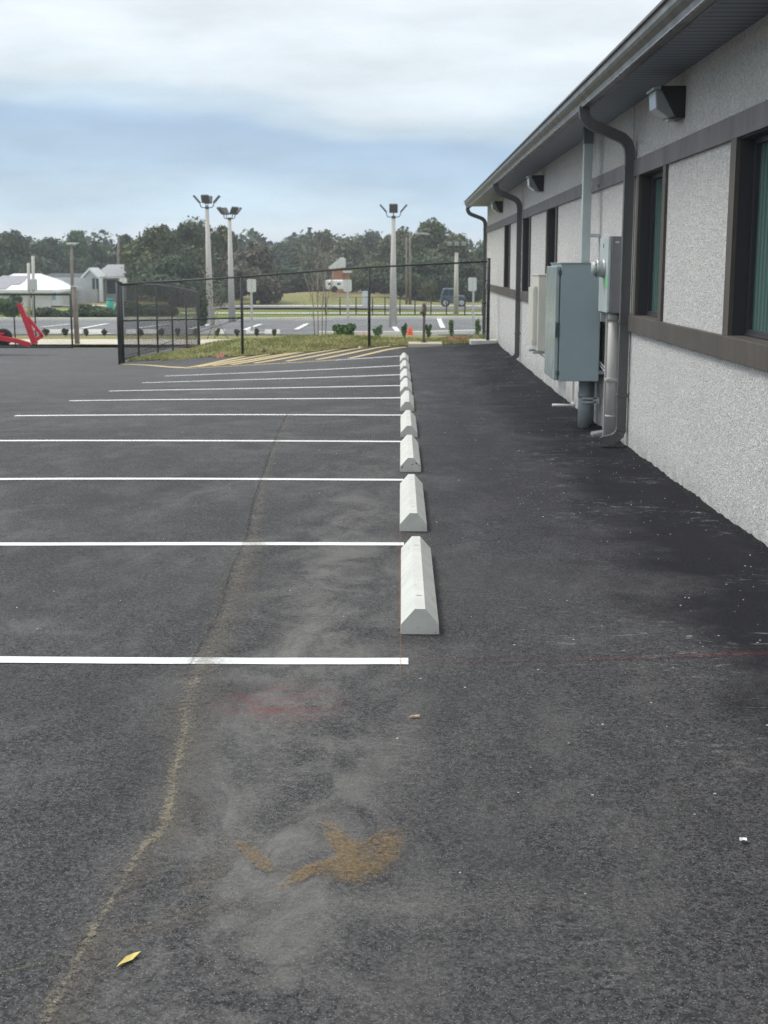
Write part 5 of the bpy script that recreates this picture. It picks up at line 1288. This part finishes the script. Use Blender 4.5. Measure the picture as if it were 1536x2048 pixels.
# bright lawn
strip('bright_lawn', M['lawn_bright'], cols(gx(160, 95), gx(236, 95), 10, lambda x: 84, lambda x: 111), .07)
t = thing('bin', 'teal green bin by the bright lawn', 'bin', (gx(219, 80), 80, Z(-16, 80)))
A_ = at(213, 622, 80); B_ = at(228, 600, 80); cx_ = (A_.x + B_.x) / 2; mb = MB(); mb.tube([(cx_, 80, A_.z - .6), (cx_, 80, B_.z)], .24, 16, scales=[.9, 1]); mb.build('body', mat('teal', (.02, .30, .24), .5), t)
mb = MB(); mb.tube([(cx_, 80, B_.z), (cx_, 80, B_.z + .07)], .26, 16, scales=[1, .7]); mb.build('lid', mat('teal_lid', (.02, .26, .21), .5), t)
# brick house
Y = 132; t = thing('house', 'orange brick house with a pale gable showing among the trees', 'house', (gx(680, Y), Y, Z(-5, Y)))
a, b, c_ = gx(664, Y), gx(686, Y), gx(697, Y); zt = at(0, 535, Y).z; zr = at(0, 521, Y).z; z0 = Z(a, Y) - .3; z2 = at(0, 546, Y).z
mb = MB(); mb.prism([(a, z0), (b, z0), (b, zt), (a, zt)], 1, Y, Y + 4); mb.box((b, Y + .3, z0), (c_, Y + 4, z2)); mb.build('wall', M['brick'], t)
mb = MB(); mb.prism([(a - .3, zt - .15), (a - .3, zt + .05), (b - .2, zr + .3), (b + .1, zr + .2), (b + .1, zt)], 1, Y - .3, Y + 4.3); mb.box((b, Y, z2), (c_ + .2, Y + 4.2, z2 + .2)); mb.build('roof', M['white_wall'], t)
# white parked van in front of brick house
def van(label, name, cat, Y, px0, px1, yb, yt, m, prof, wheels, glassm, glass):
    a, b = gx(px0, Y), gx(px1, Y); z0 = Z(a, Y); zt = at(px0, yt, Y).z; L_ = b - a; h = zt - z0
    t = thing(name, label, cat, (a, Y, z0))
    mb = MB(); mb.prism([(a + u * L_, z0 + v * h) for u, v in prof], 1, Y, Y + 1.8); mb.build('body', m, t, bevel=.08, seg=3)
    for g_ in glass:
        mb = MB(); mb.prism([(a + u * L_, z0 + v * h) for u, v in g_], 1, Y - .012, Y + 1.812); mb.build('window', glassm, t)
    for u in wheels:
        for yy in (Y - .03, Y + 1.63):
            mb = MB(); n = 18; vs = [(a + u * L_ + .34 * math.cos(2 * math.pi * i / n), y_, z0 + .34 + .34 * math.sin(2 * math.pi * i / n)) for y_ in (yy, yy + .2) for i in range(n)]
            mb.add(vs, [tuple(range(n)), tuple(range(2 * n - 1, n - 1, -1))] + [(i, i + n, (i + 1) % n + n, (i + 1) % n) for i in range(n)]); w_ = mb.build('wheel', M['tyre'], t, bevel=.03)
            mb = MB(); vs = [(a + u * L_ + .2 * math.cos(2 * math.pi * i / n), y_, z0 + .34 + .2 * math.sin(2 * math.pi * i / n)) for y_ in (yy - .012, yy + .212) for i in range(n)]
            mb.add(vs, [tuple(range(n)), tuple(range(2 * n - 1, n - 1, -1))] + [(i, i + n, (i + 1) % n + n, (i + 1) % n) for i in range(n)]); mb.build('rim', M['galv'], w_)
    return t
Y = 126; t = thing('cargo_trailer', 'white box trailer parked below the brick house', 'trailer', (gx(652, Y), Y, Z(-6, Y)))
a, b = gx(651, Y), gx(687, Y); zt = at(0, 560, Y).z; zb = at(0, 579, Y).z
mb = MB(); mb.box((a, Y, zb), (b, Y + 2, zt)); mb.build('body', M['white_roof'], t, bevel=.15, seg=3)
for u in (.25, .75):
    mb = MB(); mb.box((lerp(a, b, u) - .16, Y - .02, lerp(zb, zt, .5)), (lerp(a, b, u) + .16, Y - .002, lerp(zb, zt, .7))); mb.build('window', M['dark_glass'], t)
mb = MB(); n = 14; xm = (a + b) / 2; vs = [(xm + .3 * math.cos(2 * math.pi * i / n), y_, zb + .05 + .3 * math.sin(2 * math.pi * i / n)) for y_ in (Y - .03, Y + .2) for i in range(n)]
mb.add(vs, [tuple(range(n)), tuple(range(2 * n - 1, n - 1, -1))] + [(i, i + n, (i + 1) % n + n, (i + 1) % n) for i in range(n)]); mb.build('wheel', M['tyre'], t)
# blue grey car on the road: half hidden by the lamp pole
van('dark grey-blue pickup truck parked on the road behind the three headed lamp', 'pickup_truck', 'truck', 103, 882, 932, 598, 577, noisy('blue_grey_paint', (.09, .13, .17), .25, .05, 1),
    [(0, .18), (0, .55), (.02, .60), (.07, .95), (.12, 1), (.60, 1), (.70, .64), (.96, .58), (1, .48), (1, .2)], (.18, .82), M['dark_glass'],
    [[(.06, .62), (.10, .92), (.30, .94), (.30, .62)], [(.33, .62), (.33, .94), (.57, .94), (.66, .62)]])
# small white bollard and orange signs by the road
a = at(730, 602, 100); a.z = Z(a.x, 100)
t = thing('utility_box', 'small white utility marker post at the roadside', 'marker', a)
mb = MB(); mb.box((a.x - .22, 100, a.z), (a.x + .22, 100.3, at(0, 584, 100).z)); mb.build('post', M['white_wall'], t, bevel=.03)
mb = MB(); mb.box((a.x - .25, 99.97, at(0, 584, 100).z), (a.x + .25, 100.33, at(0, 584, 100).z + .06)); mb.build('cap', M['white_wall'], t, bevel=.02)

# ------------------------------------------------------------------ haze
hz = MB().box((-950, -320, -19), (950, 950, 16)).build('haze', bpy.data.materials.new('haze_air'))
hm = hz.data.materials[0]; hm.use_nodes = True; ht = hm.node_tree; ht.nodes.clear()
ho = ht.nodes.new('ShaderNodeOutputMaterial'); hv = ht.nodes.new('ShaderNodeVolumePrincipled'); hv.inputs['Density'].default_value = .0008; hv.inputs['Color'].default_value = (.88, .93, 1, 1); hv.inputs['Anisotropy'].default_value = .2
ht.links.new(hv.outputs[0], ho.inputs['Volume']); hz['kind'] = 'stuff'; hz['label'] = 'thin pale haze in the air'
